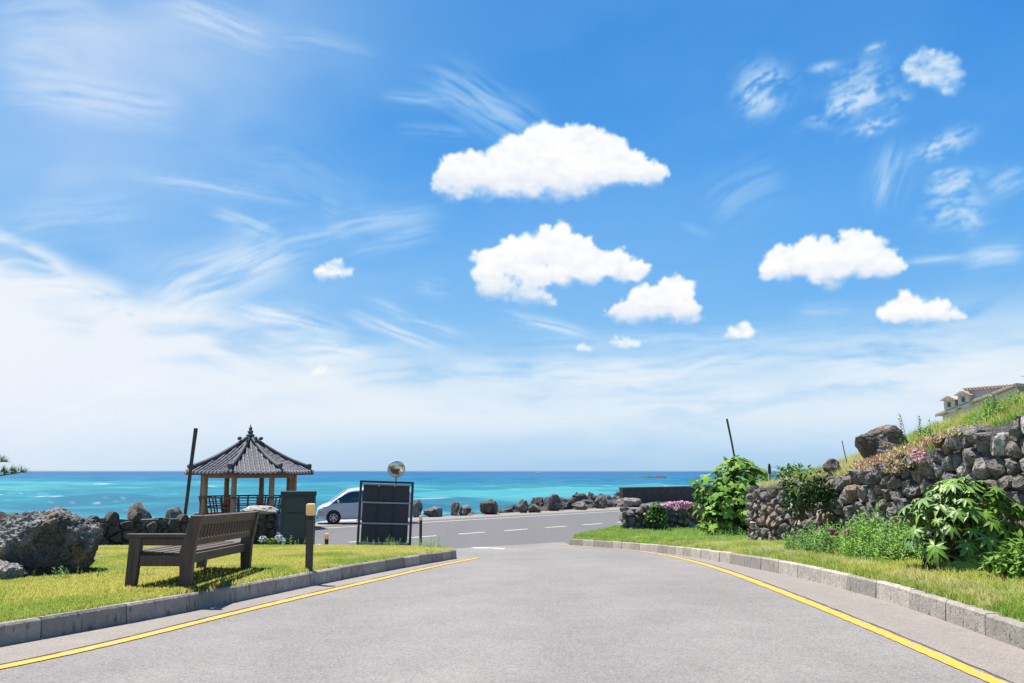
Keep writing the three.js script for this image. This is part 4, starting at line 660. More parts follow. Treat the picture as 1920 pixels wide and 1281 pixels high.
// ---------------------------------------------------------------- minivan parked beyond the edge line
{
  const o = thing('minivan', 'silver minivan parked by the coast road behind the sign frame', 'van', [-8.0, -1.17, -51.65], Math.PI + 0.2);
  // side outline: roof height, floor height and half width along the length (front at +x)
  const ST = [[-2.55, 1.2, 0.5, 0.8], [-2.5, 1.7, 0.36, 0.86], [-2.35, 1.86, 0.3, 0.9], [-2.0, 1.915, 0.27, 0.93], [-1.0, 1.93, 0.25, 0.955], [0.2, 1.915, 0.25, 0.96], [0.7, 1.87, 0.25, 0.96], [1.0, 1.8, 0.25, 0.955], [1.25, 1.64, 0.25, 0.95], [1.5, 1.45, 0.25, 0.945], [1.75, 1.26, 0.25, 0.935], [1.95, 1.12, 0.25, 0.92], [2.2, 1.03, 0.26, 0.89], [2.4, 0.93, 0.28, 0.82], [2.52, 0.8, 0.3, 0.72], [2.57, 0.62, 0.36, 0.6]];
  const at = (x) => { let i = 0; while (i < ST.length - 2 && x > ST[i + 1][0]) i++; const a = ST[i], b = ST[i + 1], t = clamp((x - a[0]) / (b[0] - a[0])); return [1, 2, 3].map((k) => lerp(a[k], b[k], t)); };
  const halfAt = (x, y) => { const [T, F, W] = at(x), cabin = sst(1.05, 1.95, y), edge = clamp((T - y) / 0.16), lowr = clamp((y - F) / 0.14); return W * (1 - 0.2 * cabin) * Math.pow(1 - (1 - edge) ** 2, 0.5) * (0.93 + 0.07 * Math.sqrt(lowr)) + 0.012 * Math.exp(-(((y - 0.78) / 0.05) ** 2)); };
  const ring = (x) => { const [T, F] = at(x), P = [], n = 15; for (let i = 0; i <= n; i++) { const t = i / n, y = F + (T - F) * (1 - (1 - t) ** 1.6); P.push([halfAt(x, y), y]); } return P; };
  const xs = []; for (let x = -2.55; x <= 2.571; x += 0.08) xs.push(Math.min(x, 2.57)); const pos = [], idx = []; let n = 0;
  xs.forEach((x) => { const R = ring(x), L = [...R.map(([w, y]) => [w, y]), ...[...R].reverse().slice(1).map(([w, y]) => [-w, y])]; n = L.length; for (const [w, y] of L) pos.push(x, y, w); });
  for (let i = 0; i < xs.length - 1; i++) for (let k = 0; k < n; k++) { const a = i * n + k, b = i * n + (k + 1) % n; idx.push(a, a + n, b, b, a + n, b + n); }
  for (const [i, s] of [[0, 1], [xs.length - 1, -1]]) for (let k = 1; k < n - 1; k++) { const a = i * n; idx.push(...(s > 0 ? [a, a + k, a + k + 1] : [a, a + k + 1, a + k])); }
  const g = new THREE.BufferGeometry(); g.setAttribute('position', new THREE.Float32BufferAttribute(pos, 3)); g.setIndex(idx); const paint = new THREE.MeshPhysicalMaterial({ color: C(0.5, 0.53, 0.59), metalness: 0.3, roughness: 0.38, clearcoat: 0.8, clearcoatRoughness: 0.08 });
  g.computeVertexNormals(); const bg = toCreasedNormals(g, 0.6); mesh('body', bg, paint, o);
  const glass = new THREE.MeshPhysicalMaterial({ color: C(0.012, 0.016, 0.02), roughness: 0.06, clearcoat: 1 }), black = std({ color: C(0.02, 0.02, 0.022), roughness: 0.6 }), rubber = std({ color: C(0.018, 0.018, 0.018), roughness: 0.9 }), rimM = std({ color: C(0.55, 0.56, 0.58), metalness: 0.7, roughness: 0.35 });
  const sidePatch = (top, s, lift = 0.008) => { const p = [], ix = []; top.forEach(([x, y0, y1], i) => { for (let k = 0; k <= 4; k++) { const y = lerp(y0, y1, k / 4); p.push(x, y, s * (halfAt(x, y) + lift)); } if (i) for (let k = 0; k < 4; k++) { const a = (i - 1) * 5 + k; ix.push(...(s > 0 ? [a, a + 5, a + 1, a + 1, a + 5, a + 6] : [a, a + 1, a + 5, a + 1, a + 6, a + 5])); } }); const q = new THREE.BufferGeometry(); q.setAttribute('position', new THREE.Float32BufferAttribute(p, 3)); q.setIndex(ix); q.computeVertexNormals(); return q; };
  for (const s of [-1, 1]) {
    mesh('side_window', sidePatch([[0.3, 1.14, 1.7], [0.6, 1.12, 1.7], [0.85, 1.11, 1.66], [1.1, 1.1, 1.55], [1.35, 1.09, 1.38], [1.55, 1.08, 1.22], [1.72, 1.08, 1.11]], s), glass, o);
    mesh('side_window', sidePatch([[-0.95, 1.16, 1.71], [-0.4, 1.15, 1.71], [0.18, 1.14, 1.71]], s), glass, o); mesh('side_window', sidePatch([[-2.2, 1.2, 1.66], [-1.7, 1.17, 1.7], [-1.07, 1.16, 1.71]], s), glass, o);
    for (const x of [0.24, -1.01]) mesh('door_gap', sidePatch([[x - 0.008, 0.36, 1.1], [x + 0.008, 0.36, 1.1]], s, 0.005), black, o);
    mesh('door_handle', box(0.2, 0.03, 0.03, 0.45, 0.98, s * 0.965), paint, o);
    mesh('headlight', sidePatch([[2.06, 0.7, 0.86], [2.25, 0.68, 0.84], [2.42, 0.68, 0.8]], s), new THREE.MeshPhysicalMaterial({ color: C(0.65, 0.67, 0.7), roughness: 0.1, clearcoat: 1 }), o);
    const mir = box(0.12, 0.17, 0.2, 1.42, 1.16, s * 1.02, 0.04); mesh('wing_mirror', mir, paint, o);
    for (const x of [1.65, -1.55]) {
      const arch = new THREE.CylinderGeometry(0.385, 0.385, 0.1, 28); arch.rotateX(Math.PI / 2); arch.translate(x, 0.36, s * 0.905); mesh('wheel_arch', arch, black, o);
      const w = new THREE.Group(); w.name = 'wheel'; w.position.set(x, 0.335, s * 0.89); o.add(w);
      const ty = new THREE.TorusGeometry(0.255, 0.085, 10, 28); ty.scale(1, 1, 1.25); mesh('tyre', ty, rubber, w);
      const parts = [new THREE.CylinderGeometry(0.06, 0.06, 0.03, 14).rotateX(Math.PI / 2).translate(0, 0, s * 0.075), new THREE.TorusGeometry(0.205, 0.02, 6, 24).translate(0, 0, s * 0.07)]; for (let k = 0; k < 6; k++) { const sp = new THREE.BoxGeometry(0.05, 0.2, 0.02).translate(0, 0.11, s * 0.07); sp.rotateZ(k * Math.PI / 3); parts.push(sp); } parts.push(new THREE.CylinderGeometry(0.2, 0.2, 0.02, 20).rotateX(Math.PI / 2).translate(0, 0, s * 0.02)); mesh('rim', merge(parts), rimM, w);
    }
  }
  // windscreen follows the slope of the nose
  { const p = [], ix = []; const X = [0.95, 1.15, 1.35, 1.55, 1.74, 1.86]; X.forEach((x, i) => { const [T] = at(x); for (let k = 0; k <= 8; k++) { const w = lerp(-1, 1, k / 8) * halfAt(x, T - 0.05) * 0.9; p.push(x + 0.006, T + 0.012 - 0.03 * (k / 4 - 1) ** 4, w); } if (i) for (let k = 0; k < 8; k++) { const a = (i - 1) * 9 + k; ix.push(a, a + 1, a + 9, a + 1, a + 10, a + 9); } }); const q = new THREE.BufferGeometry(); q.setAttribute('position', new THREE.Float32BufferAttribute(p, 3)); q.setIndex(ix); q.computeVertexNormals(); mesh('windscreen', q, glass, o); }
  mesh('grille', box(0.05, 0.12, 0.8, 2.53, 0.66, 0, 0.02), black, o); mesh('bumper', box(0.12, 0.12, 1.5, 2.47, 0.36, 0, 0.04), black, o); mesh('number_plate', box(0.02, 0.11, 0.52, 2.575, 0.48, 0), std({ color: C(0.6, 0.6, 0.58), roughness: 0.5 }), o);
}
// ---------------------------------------------------------------- octagonal pavilion
{
  const o = thing('pavilion', 'octagonal wooden pavilion with dark tiled roof by the sea', 'pavilion', [-13.05, -0.52, -47], 0.37);
  const tile = std({ map: M.bt, color: C(0.16, 0.168, 0.19), roughness: 0.75 }), tileDark = std({ map: M.bt, color: C(0.085, 0.09, 0.1), roughness: 0.75 }), timber = wood(0.48, 0.31, 0.165, 0.65), red = wood(0.2, 0.075, 0.045, 0.65), ochre = wood(0.45, 0.26, 0.09, 0.6), plinth = basalt(0.25, 0.24, 0.23), endM = std({ color: C(0.5, 0.49, 0.46), roughness: 0.8 });
  const oct = (R, k) => { const a = Math.PI / 8 + k * Math.PI / 4; return V(Math.sin(a) * R, 0, Math.cos(a) * R); };
  const ngon = (R, h, y) => { const g = new THREE.CylinderGeometry(R, R, h, 8); g.rotateY(Math.PI / 8); g.translate(0, y, 0); return boxUV(toCreasedNormals(g, 0.3)); };
  mesh('plinth', ngon(3.0, 0.62, -0.36), plinth, o); mesh('floor', ngon(2.7, 0.12, 0.02), timber, o);
  const RC = 2.27, HC = 1.98;
  for (let k = 0; k < 8; k++) { const c = oct(RC, k), g = new THREE.CylinderGeometry(0.125, 0.14, HC, 14); g.translate(c.x, HC / 2, c.z); mesh('column', boxUV(g), timber, o); }
  for (let k = 0; k < 8; k++) { const a = oct(RC, k), b = oct(RC, k + 1), m = (y) => [a.clone().setY(y), b.clone().setY(y)]; mesh('beam', bar(...m(1.9), 0.14, 0.2), ochre, o); }
  // low bench and rail between the columns, open on one side
  for (let k = 0; k < 8; k++) { if (k === 1) continue; const a = oct(RC, k), b = oct(RC, k + 1), mid = (s, y, out = 1) => a.clone().multiplyScalar(out).lerp(b.clone().multiplyScalar(out), s).setY(y);
    mesh('bench_seat', bar(mid(0.04, 0.4, 0.95), mid(0.96, 0.4, 0.95), 0.34, 0.05), red, o); mesh('rail', bar(mid(0.0, 0.88, 1.08), mid(1, 0.88, 1.08), 0.06, 0.07), red, o); mesh('rail', bar(mid(0.02, 0.62, 1.03), mid(0.98, 0.62, 1.03), 0.04, 0.04), red, o);
    for (let i = 0; i < 4; i++) mesh('rail_post', bar(mid((i + 0.5) / 4, 0.06, 0.98), mid((i + 0.5) / 4, 0.88, 1.08), 0.07, 0.06, V(0, 0, 1)), red, o); }
  // roof: eight sloping faces, each with rows of round tiles
  const RE = 3.2, YE = 2.06, YA = 3.62, rr = 0.22, sag = 0.12;
  const roofP = (t, k, s) => { const a = oct(lerp(RE, rr, t), k), b = oct(lerp(RE, rr, t), k + 1), q = a.lerp(b, s); q.y = lerp(YE, YA, t) - sag * Math.sin(Math.PI * t) + 0.1 * (1 - t) ** 3 * (2 * s - 1) ** 4; return q; };
  const roof = new THREE.Group(); roof.name = 'roof'; o.add(roof);
  for (let k = 0; k < 8; k++) {
    const p = [], ix = []; for (let i = 0; i <= 8; i++) for (let j = 0; j <= 8; j++) { const q = roofP(i / 8, k, j / 8); p.push(q.x, q.y, q.z); } for (let i = 0; i < 8; i++) for (let j = 0; j < 8; j++) { const a = i * 9 + j; ix.push(a, a + 1, a + 9, a + 1, a + 10, a + 9); }
    const g = new THREE.BufferGeometry(); g.setAttribute('position', new THREE.Float32BufferAttribute(p, 3)); g.setIndex(ix); g.computeVertexNormals(); mesh('roof_face', boxUV(g), tileDark, roof);
    const g2 = g.clone(); const pp = g2.attributes.position; for (let i = 0; i < pp.count; i++) pp.setY(i, pp.getY(i) - 0.1 - 0.02); mesh('soffit', boxUV(g2), timber, roof);
    const ea = roofP(0, k, 0), eb = roofP(0, k, 1); mesh('fascia', bar(ea.clone().setY(YE - 0.05), eb.clone().setY(YE - 0.05), 0.05, 0.12), red, roof);
    const L = ea.distanceTo(eb), NR = 11;
    for (let i = 0; i < NR; i++) {
      const s = (i + 0.5) / NR, u = Math.abs(2 * s - 1), tEnd = Math.min(0.97, 1 - u * 0.98); const parts = []; const n = Math.max(1, Math.round(tEnd * 10));
      const eaveMid = ea.clone().lerp(eb, s); // run square to the eave
      const pt = (t) => { const w = lerp(RE, rr, t) / RE, ss = clamp(0.5 + (s - 0.5) / w, 0, 1); return roofP(t, k, ss); };
      for (let q = 0; q < n; q++) { const a = pt(tEnd * q / n), b = pt(tEnd * (q + 1.08) / n > 1 ? 1 : tEnd * (q + 1.08) / n), d = b.clone().sub(a), l = d.length(); if (l < 0.02) continue; const c = new THREE.CylinderGeometry(0.052, 0.068, l, 8, 1, q > 0); c.applyQuaternion(new THREE.Quaternion().setFromUnitVectors(V(0, 1, 0), d.normalize())); c.translate((a.x + b.x) / 2, (a.y + b.y) / 2 + 0.015, (a.z + b.z) / 2); parts.push(boxUV(c)); }
      mesh('tile_row', merge(parts), tile, roof);
      const e0 = pt(0), out = e0.clone().setY(0).normalize(), cap = new THREE.CylinderGeometry(0.07, 0.07, 0.025, 10); cap.applyQuaternion(new THREE.Quaternion().setFromUnitVectors(V(0, 1, 0), out)); cap.translate(e0.x + out.x * 0.03, e0.y + 0.015, e0.z + out.z * 0.03); mesh('tile_end', cap, endM, roof);
    }
    // hip ridge with its raised end
    const hp = []; for (let i = 0; i <= 6; i++) { const t = lerp(0.08, 1, i / 6), q = roofP(t, k, 0); q.y += 0.11; hp.push(q); } mesh('hip_ridge', tube(hp, 0.105, 0.09, 8, 10), tileDark, roof);
    const e = roofP(0.07, k, 0); const en = rockGeo(400 + k, [0.13, 0.17, 0.13], 3, 6, 0.04); en.translate(e.x, e.y + 0.15, e.z); mesh('ridge_end', en, tileDark, roof);
    const n2_ = roofP(0.93, k, 0), kn = new THREE.SphereGeometry(0.09, 8, 6); kn.translate(n2_.x * 1.3, n2_.y + 0.26, n2_.z * 1.3); mesh('ridge_knob', kn, tileDark, roof);
  }
  mesh('finial', lathe([[0.3, 3.5], [0.27, 3.72], [0.16, 3.78], [0.2, 3.86], [0.22, 3.92], [0.1, 3.98], [0.14, 4.06], [0.15, 4.1], [0.06, 4.16], [0.09, 4.22], [0.085, 4.27], [0.03, 4.33], [0.02, 4.42], [0, 4.45]], 12), tileDark, roof);
}
// ---------------------------------------------------------------- boat on the horizon
{
  const o = thing('boat', 'tiny white boat on the horizon right of the traffic mirror', 'boat', [71, SEA, -2600]); const w = std({ color: C(0.8, 0.8, 0.8), roughness: 0.5 });
  const s = new THREE.Shape([[-6, 2.2], [-5.4, 0], [5, 0], [7.5, 2.6]].map((q) => new THREE.Vector2(...q))), h = new THREE.ExtrudeGeometry(s, { depth: 3.4, bevelEnabled: true, bevelSize: 0.3, bevelThickness: 0.4, bevelSegments: 2 }); h.translate(0, 0, -1.7); mesh('hull', h, w, o);
  mesh('cabin', box(4.5, 2.4, 2.6, -1.5, 3.6, 0, 0.2), w, o); mesh('mast', tube([V(0.5, 4, 0), V(0.3, 8.5, 0)], 0.12, 0.08), w, o);
}

// ---------------------------------------------------------------- leaves and grasses
function tri(list) { const g = new THREE.BufferGeometry(); g.setAttribute('position', new THREE.Float32BufferAttribute(list, 3)); g.computeVertexNormals(); return g; }
// a simple leaf along +z, folded along its midrib and drooping
function leaf(L, W, fold = 0.25, droop = 0.25) { const P = (x, t) => [x * W, Math.abs(x) * W * fold - droop * L * t * t, L * t], A = []; const rows = [[0.04, 0], [0.5, 0.3], [0.48, 0.58], [0, 1]]; const q = (a, b, c) => A.push(...a, ...b, ...c); for (let i = 0; i < 3; i++) for (const s of [-1, 1]) { const [w0, t0] = rows[i], [w1, t1] = rows[i + 1]; const m0 = P(0, t0), m1 = P(0, t1), e0 = P(s * w0, t0), e1 = P(s * w1, t1); if (s > 0) { q(m0, m1, e0); if (w1) q(e0, m1, e1); } else { q(m0, e0, m1); if (w1) q(e0, e1, m1); } } return tri(A); }
// a hand-shaped leaf: lobes spread round the top of the stalk, webbed near the middle
function handLeaf(R, lobes, spread, wid, web, droop, seed) {
  const r = rng(seed), A = [], q = (a, b, c) => A.push(...a, ...b, ...c), at = (rad, ang) => { const t = rad / R; return [Math.sin(ang) * rad, -droop * R * t * t + 0.015 * R * Math.sin(ang * 5), Math.cos(ang) * rad]; }, T = [];
  for (let i = 0; i < lobes; i++) { const a = lerp(-spread, spread, i / (lobes - 1)), k = 0.72 + 0.28 * Math.cos(a * 0.72) + (r() - 0.5) * 0.12; T.push([a, R * k]); }
  T.forEach(([a, l], i) => {
    const d = spread / (lobes - 1), wl = wid * d, c = [0, 0.0, 0], bl = at(l * web, a - d), br = at(l * web, a + d), ml = at(l * 0.68, a - wl * 0.85), mr = at(l * 0.68, a + wl * 0.85), tip = at(l, a), mid = at(l * 0.6, a); mid[1] -= 0.05 * R * 0.6; const mc = at(l * 0.3, a); mc[1] -= 0.02 * R;
    q(c, bl, mc); q(c, mc, br); q(mc, bl, mid); q(mc, mid, br); q(bl, ml, mid); q(br, mid, mr); q(ml, tip, mid); q(mid, tip, mr);
  });
  const g = tri(A); const n = g.attributes.normal; let s = 0; for (let i = 0; i < n.count; i++) s += n.getY(i); if (s < 0) { const p = g.attributes.position.array; for (let i = 0; i < p.length; i += 9) for (let k = 0; k < 3; k++) { const t = p[i + k]; p[i + k] = p[i + 3 + k]; p[i + 3 + k] = t; } g.computeVertexNormals(); } return g;
}
const leafMat = (r, g, b, o = {}) => new THREE.MeshPhysicalMaterial({ color: C(r, g, b), roughness: 0.85, transmission: 0.28, specularIntensity: 0.45, thickness: 0, side: THREE.DoubleSide, ...o });
const glossLeaf = (r, g, b) => std({ color: C(r, g, b), roughness: 0.5, side: THREE.DoubleSide });
const orient = (dir, up, roll = 0) => { const z = dir.clone().normalize(), x = up.clone().cross(z).normalize(), y = z.clone().cross(x); return new THREE.Quaternion().setFromRotationMatrix(new THREE.Matrix4().makeBasis(x, y, z)).multiply(new THREE.Quaternion().setFromAxisAngle(V(0, 0, 1), roll)); };
// leaning a small plant's normals to the sky, as blades seen together behave like the turf they make up
function upward(g, k) { const n = g.attributes.normal, v = V(); for (let i = 0; i < n.count; i++) { v.fromBufferAttribute(n, i); if (v.y < 0) v.negate(); v.lerp(V(0, 1, 0), k).normalize(); n.setXYZ(i, v.x, v.y, v.z); } return g; }
// tufts: a few blades, single triangles with a bend
function tuft(n, h, spread, w, seed) { const r = rng(seed), A = []; for (let i = 0; i < n; i++) { const a = r() * 6.283, x = Math.cos(a) * spread * r(), z = Math.sin(a) * spread * r(), H = h * (0.55 + 0.6 * r()), b = r() * 6.283, lx = Math.cos(b) * H * (0.2 + 0.5 * r()), lz = Math.sin(b) * H * (0.2 + 0.5 * r()), px = -Math.sin(b) * w, pz = Math.cos(b) * w; const m = [x + lx * 0.35, H * 0.62, z + lz * 0.35], t = [x + lx, H, z + lz]; A.push(x - px, -0.01, z - pz, x + px, -0.01, z + pz, m[0] + px * 0.7, m[1], m[2] + pz * 0.7, x - px, -0.01, z - pz, m[0] + px * 0.7, m[1], m[2] + pz * 0.7, m[0] - px * 0.7, m[1], m[2] - pz * 0.7, m[0] - px * 0.7, m[1], m[2] - pz * 0.7, m[0] + px * 0.7, m[1], m[2] + pz * 0.7, ...t); } return upward(tri(A), 0.8); }
const grassMat = new THREE.MeshPhysicalMaterial({ color: C(1, 1, 1), roughness: 0.9, transmission: 0.4, specularIntensity: 0.15, thickness: 0, side: THREE.DoubleSide });
function scatter(name, label, geos, mat, spots, kind = 'stuff', category = 'plants') {   // spots: [x, y, d, scale, turn, tilt, colour]
  const o = new THREE.Group(); o.name = numbered(name); tag(o, label, category, null, kind); scene.add(o); const m = new THREE.Matrix4(), q = new THREE.Quaternion(), e = new THREE.Euler();
  geos.forEach((g, k) => { const S = spots.filter((_, i) => i % geos.length === k); const im = new THREE.InstancedMesh(g, mat, S.length); S.forEach(([x, y, d, s, t, l, c], i) => { e.set(l * Math.cos(t * 3), t, l * Math.sin(t * 3)); q.setFromEuler(e); im.setMatrixAt(i, m.compose(V(x, y, -d), q, Array.isArray(s) ? V(...s) : V(s, s, s))); im.setColorAt(i, c); }); im.name = name + '_tuft'; im.userData.kind = 'stuff'; im.castShadow = im.receiveShadow = true; o.add(im); });
  return o;
}
const mixC = (a, b, t, k = 1) => C(lerp(a[0], b[0], t) * k, lerp(a[1], b[1], t) * k, lerp(a[2], b[2], t) * k);
{ // mown lawn
  const r = rng(61), S = [], G = [0, 1, 2, 3].map((k) => tuft(14, 0.038, 0.075, 0.004, 500 + k)), green = [0.19, 0.27, 0.032], yellow = [0.37, 0.36, 0.07], straw = [0.45, 0.38, 0.16];
  const nA = LAWN_A.length; let tries = 0;
  while (S.length < 120000 && tries++ < 900000) {
    const i = r() * (nA - 1), k = Math.floor(i), f = i - k, t = Math.pow(r(), 1.5), a = [0, 1].map((c) => lerp(LAWN_A[k][c], LAWN_A[Math.min(nA - 1, k + 1)][c], f)), b = [0, 1].map((c) => lerp(LAWN_B[k][c], LAWN_B[Math.min(nA - 1, k + 1)][c], f)), x = lerp(a[0], b[0], t), d = lerp(a[1], b[1], t);
    if (d < 6 || x < -0.62 * d - 1.0) continue;
    const n = f2(x * 0.8, d * 0.5, 4), n2_ = f2(x * 2.5 + 40, d * 1.6, 3), tt = sst(0.3, 0.62, n), st = sst(0.54, 0.74, n2_) * sst(11, 16, d + (n - 0.5) * 6) * 0.8; const base = mixC(green, yellow, tt), c = base.lerp(C(...straw), st * 0.8).multiplyScalar(0.8 + 0.4 * r());
    const under = x > -4.75 && x < -3.4 && d > 11.2 && d < 14.6 ? 1.5 : 1;   // the mower does not reach under the bench
    S.push([x, lawnY(x, d), d, (0.75 + 0.6 * r()) * under, r() * 6.28, 0.15 * r(), c]);
  }
  for (let i = 0; i < 2600; i++) { const k = Math.floor(r() * LKC.length), [x0, d0] = shift(LKC.slice(Math.max(0, k - 1), k + 2).length > 2 ? LKC.slice(k - 1, k + 2) : LKC.slice(0, 3), -0.13 - 0.09 * r())[1], x = x0, d = d0 + (r() - 0.5) * 0.2; if (d < 6) continue; const e = f2(d * 1.3, 4, 3); if (e < 0.42) continue; S.push([x, lawnY(x, d), d, 0.9 + 1.3 * r() * e, r() * 6.28, 0.4 * r(), mixC(green, yellow, r(), 0.8 + 0.4 * r())]); }
  scatter('lawn_grass', 'short yellow green mown grass covering the lawn', G, grassMat, S, 'stuff', 'grass');
}
const kerbX = (d) => { let i = 0; while (i < RKC.length - 2 && RKC[i + 1][1] < d) i++; return RKC[i][0]; };
const vergeSpot = (r) => { const i = r() * (VA.length - 1), k = Math.floor(i), f = i - k, t = r(), g = (P, c) => lerp(P[k][c], P[Math.min(P.length - 1, k + 1)][c], f); return [lerp(g(VA, 0), g(VB, 0), t), lerp(g(VA, 1), g(VB, 1), t), t]; };
{ // rough grass of the verge
  const r = rng(62), S = [], G = [0, 1, 2, 3].map((k) => tuft(13, 0.1, 0.075, 0.0045, 520 + k)), green = [0.14, 0.25, 0.03], yellow = [0.33, 0.36, 0.065], straw = [0.44, 0.39, 0.18];
  while (S.length < 62000) { const [x, d, t] = vergeSpot(r); if (d < 6.5 || x > 0.66 * d + 1) continue; const n = f2(x * 0.9 + 7, d * 0.6, 4), q = f2(x * 2 + 50, d * 1.2, 3), far = sst(24, 29, d); let c = mixC(yellow, green, sst(0.42, 0.62, n + 0.25 * far)); c.lerp(C(...straw), sst(0.53, 0.7, q) * 0.6 * (1 - far * 0.7)); c.multiplyScalar(0.75 + 0.5 * r()); S.push([x, vergeY(x, d), d, (0.6 + 0.9 * r()) * lerp(1, 1.5, far * sst(0.02, 0.12, t)) * lerp(0.55, 1, sst(0, 0.08, t)), r() * 6.28, 0.25 * r(), c]); }
  for (let i = 0; i < 3600; i++) { const k = 1 + Math.floor(r() * (RKC.length - 3)), [x, d0] = shift(RKC.slice(k - 1, k + 2), 0.13 + 0.08 * r())[1], d = d0 + (r() - 0.5) * 0.2, e = f2(d * 1.1 + 60, 7, 3); if (d < 6.5 || e < 0.4) continue; S.push([x, vergeY(x, d), d, 0.5 + 1.1 * r() * e, r() * 6.28, 0.45 * r(), mixC(green, yellow, r(), 0.8 + 0.4 * r())]); }
  scatter('verge_grass', 'rough mixed grass covering the verge on the right', G, grassMat, S, 'stuff', 'grass');
}
{ // grass of the bank above the wall
  const r = rng(63), S = [], G = [0, 1, 2].map((k) => tuft(12, 0.2, 0.09, 0.006, 540 + k)), green = [0.13, 0.23, 0.03], yellow = [0.29, 0.31, 0.065], straw = [0.42, 0.38, 0.18];
  while (S.length < 26000) { const d = 9 + r() * 15.6, t = Math.pow(r(), 1.6) * 6, x = W2(d) + 0.32 + t, n = f2(x + 3, d * 0.9, 4), q = f2(x * 1.8 + 20, d * 1.4, 3), c = mixC(yellow, green, sst(0.4, 0.62, n)); c.lerp(C(...straw), sst(0.5, 0.66, q) * 0.8); c.multiplyScalar(0.75 + 0.5 * r()); S.push([x, hillY(x, d) - 0.01, d, 0.5 + 0.8 * r(), r() * 6.28, 0.3 * r(), c]); }
  scatter('bank_grass', 'long pale grass on the bank above the tall stone wall', G, grassMat, S, 'stuff', 'grass');
}
// sprigs of herbs: an upright stem with leaves
function sprig(h, n, L, W, seed) { const r = rng(seed), P = []; for (let i = 0; i < n; i++) { const t = 0.15 + 0.85 * (i + r()) / n, a = i * 2.4 + r(), g = leaf(L * (1.15 - 0.6 * t) * (0.8 + 0.4 * r()), W * (1.1 - 0.5 * t), 0.2, 0.35); g.applyQuaternion(orient(V(Math.cos(a), 0.35 + 0.5 * t, Math.sin(a)), V(0, 1, 0))); g.translate(0.03 * Math.sin(t * 3 + seed), h * t, 0.03 * Math.cos(t * 2)); P.push(g); } const s = tube([V(0, -0.02, 0), V(0.02, h * 0.6, 0.01), V(0, h, 0)], 0.006, 0.003, 3, 3); s.deleteAttribute('uv'); P.push(s); return upward(merge(P), 0.35); }
const herbMat = leafMat(1, 1, 1);
{
  const r = rng(64), G = [sprig(0.42, 16, 0.13, 0.035, 1), sprig(0.36, 14, 0.15, 0.03, 2), sprig(0.3, 12, 0.11, 0.05, 3), sprig(0.5, 20, 0.1, 0.025, 4)], dark = [0.1, 0.23, 0.04], light = [0.22, 0.38, 0.05];
  const S = []; const add = (n, cx, cd, rx, rd, h, tone, yf = vergeY) => { for (let i = 0; i < n; i++) { const a = r() * 6.283, q = Math.sqrt(r()), x = cx + Math.cos(a) * rx * q, d = cd + Math.sin(a) * rd * q; S.push([x, yf(x, d), d, h * (0.55 + 0.65 * r()) * (1.15 - 0.5 * q), r() * 6.28, 0.3 * r(), mixC(dark, light, clamp(tone + (r() - 0.5) * 0.7), 0.8 + 0.4 * r())]); } };
  add(300, 5.6, 17.0, 0.6, 1.9, 1.15, 0.3); add(190, 5.75, 14.9, 0.55, 1.1, 1.3, 0.75); add(210, 6.15, 16.2, 0.55, 2.0, 1.6, 0.35); add(60, 5.9, 19.6, 0.5, 1.2, 0.7, 0.4); add(40, 6.4, 13.6, 0.5, 0.7, 1.2, 0.6);
  add(90, 5.2, 29.5, 1.0, 2.2, 0.95, 0.6); add(110, 5.3, 34.5, 1.6, 2.6, 0.9, 0.5); add(80, 7.2, 33.0, 1.4, 2.2, 1.1, 0.45); add(50, 3.9, 35.6, 0.8, 1.0, 0.6, 0.8); add(40, 5.9, 26.4, 0.7, 1.2, 0.8, 0.6);
  scatter('wild_weeds', 'leafy green weeds growing along the foot of the stone walls', G, herbMat, S);
  const B = []; S.length = 0;
  const lawnBits = [[14, -6.1, 12.85, 0.35, 0.12], [12, -5.6, 13.0, 0.25, 0.15], [16, -7.0, 12.2, 0.3, 0.25], [8, -5.05, 13.25, 0.12, 0.1], [10, -5.45, 13.4, 0.3, 0.1], [16, -4.1, 12.3, 0.3, 0.7], [30, -2.6, 24.4, 0.8, 0.5], [18, -1.9, 22.9, 0.35, 0.5], [26, -3.7, 26.0, 0.8, 0.35], [12, -6.4, 27.7, 0.6, 0.2]];
  for (const [n, x, d, rx, rd] of lawnBits) add(n, x, d, rx, rd, d > 20 ? 0.62 : 0.42, 0.55, lawnY);
  scatter('lawn_weeds', 'small leafy weeds at the lawn edge, by the boulder and under the bench', G, herbMat, S.slice());
  S.length = 0; const hy = (x, d) => hillY(x, d) - 0.02;
  add(80, 7.75, 17.4, 0.5, 0.9, 1.0, 0.5, hy); add(130, 8.2, 15.9, 0.6, 0.9, 1.1, 0.75, hy); add(80, 8.6, 14.3, 0.5, 0.9, 0.9, 0.6, hy); add(30, 7.2, 19.9, 0.4, 0.9, 0.5, 0.5, hy); add(30, 7.0, 23.4, 0.5, 0.9, 0.9, 0.7, hy); add(24, 9.4, 14.6, 0.6, 0.9, 1.1, 0.7, hy);
  scatter('bank_weeds', 'green weeds scattered over the bank above the tall wall', G, herbMat, S.slice());
}
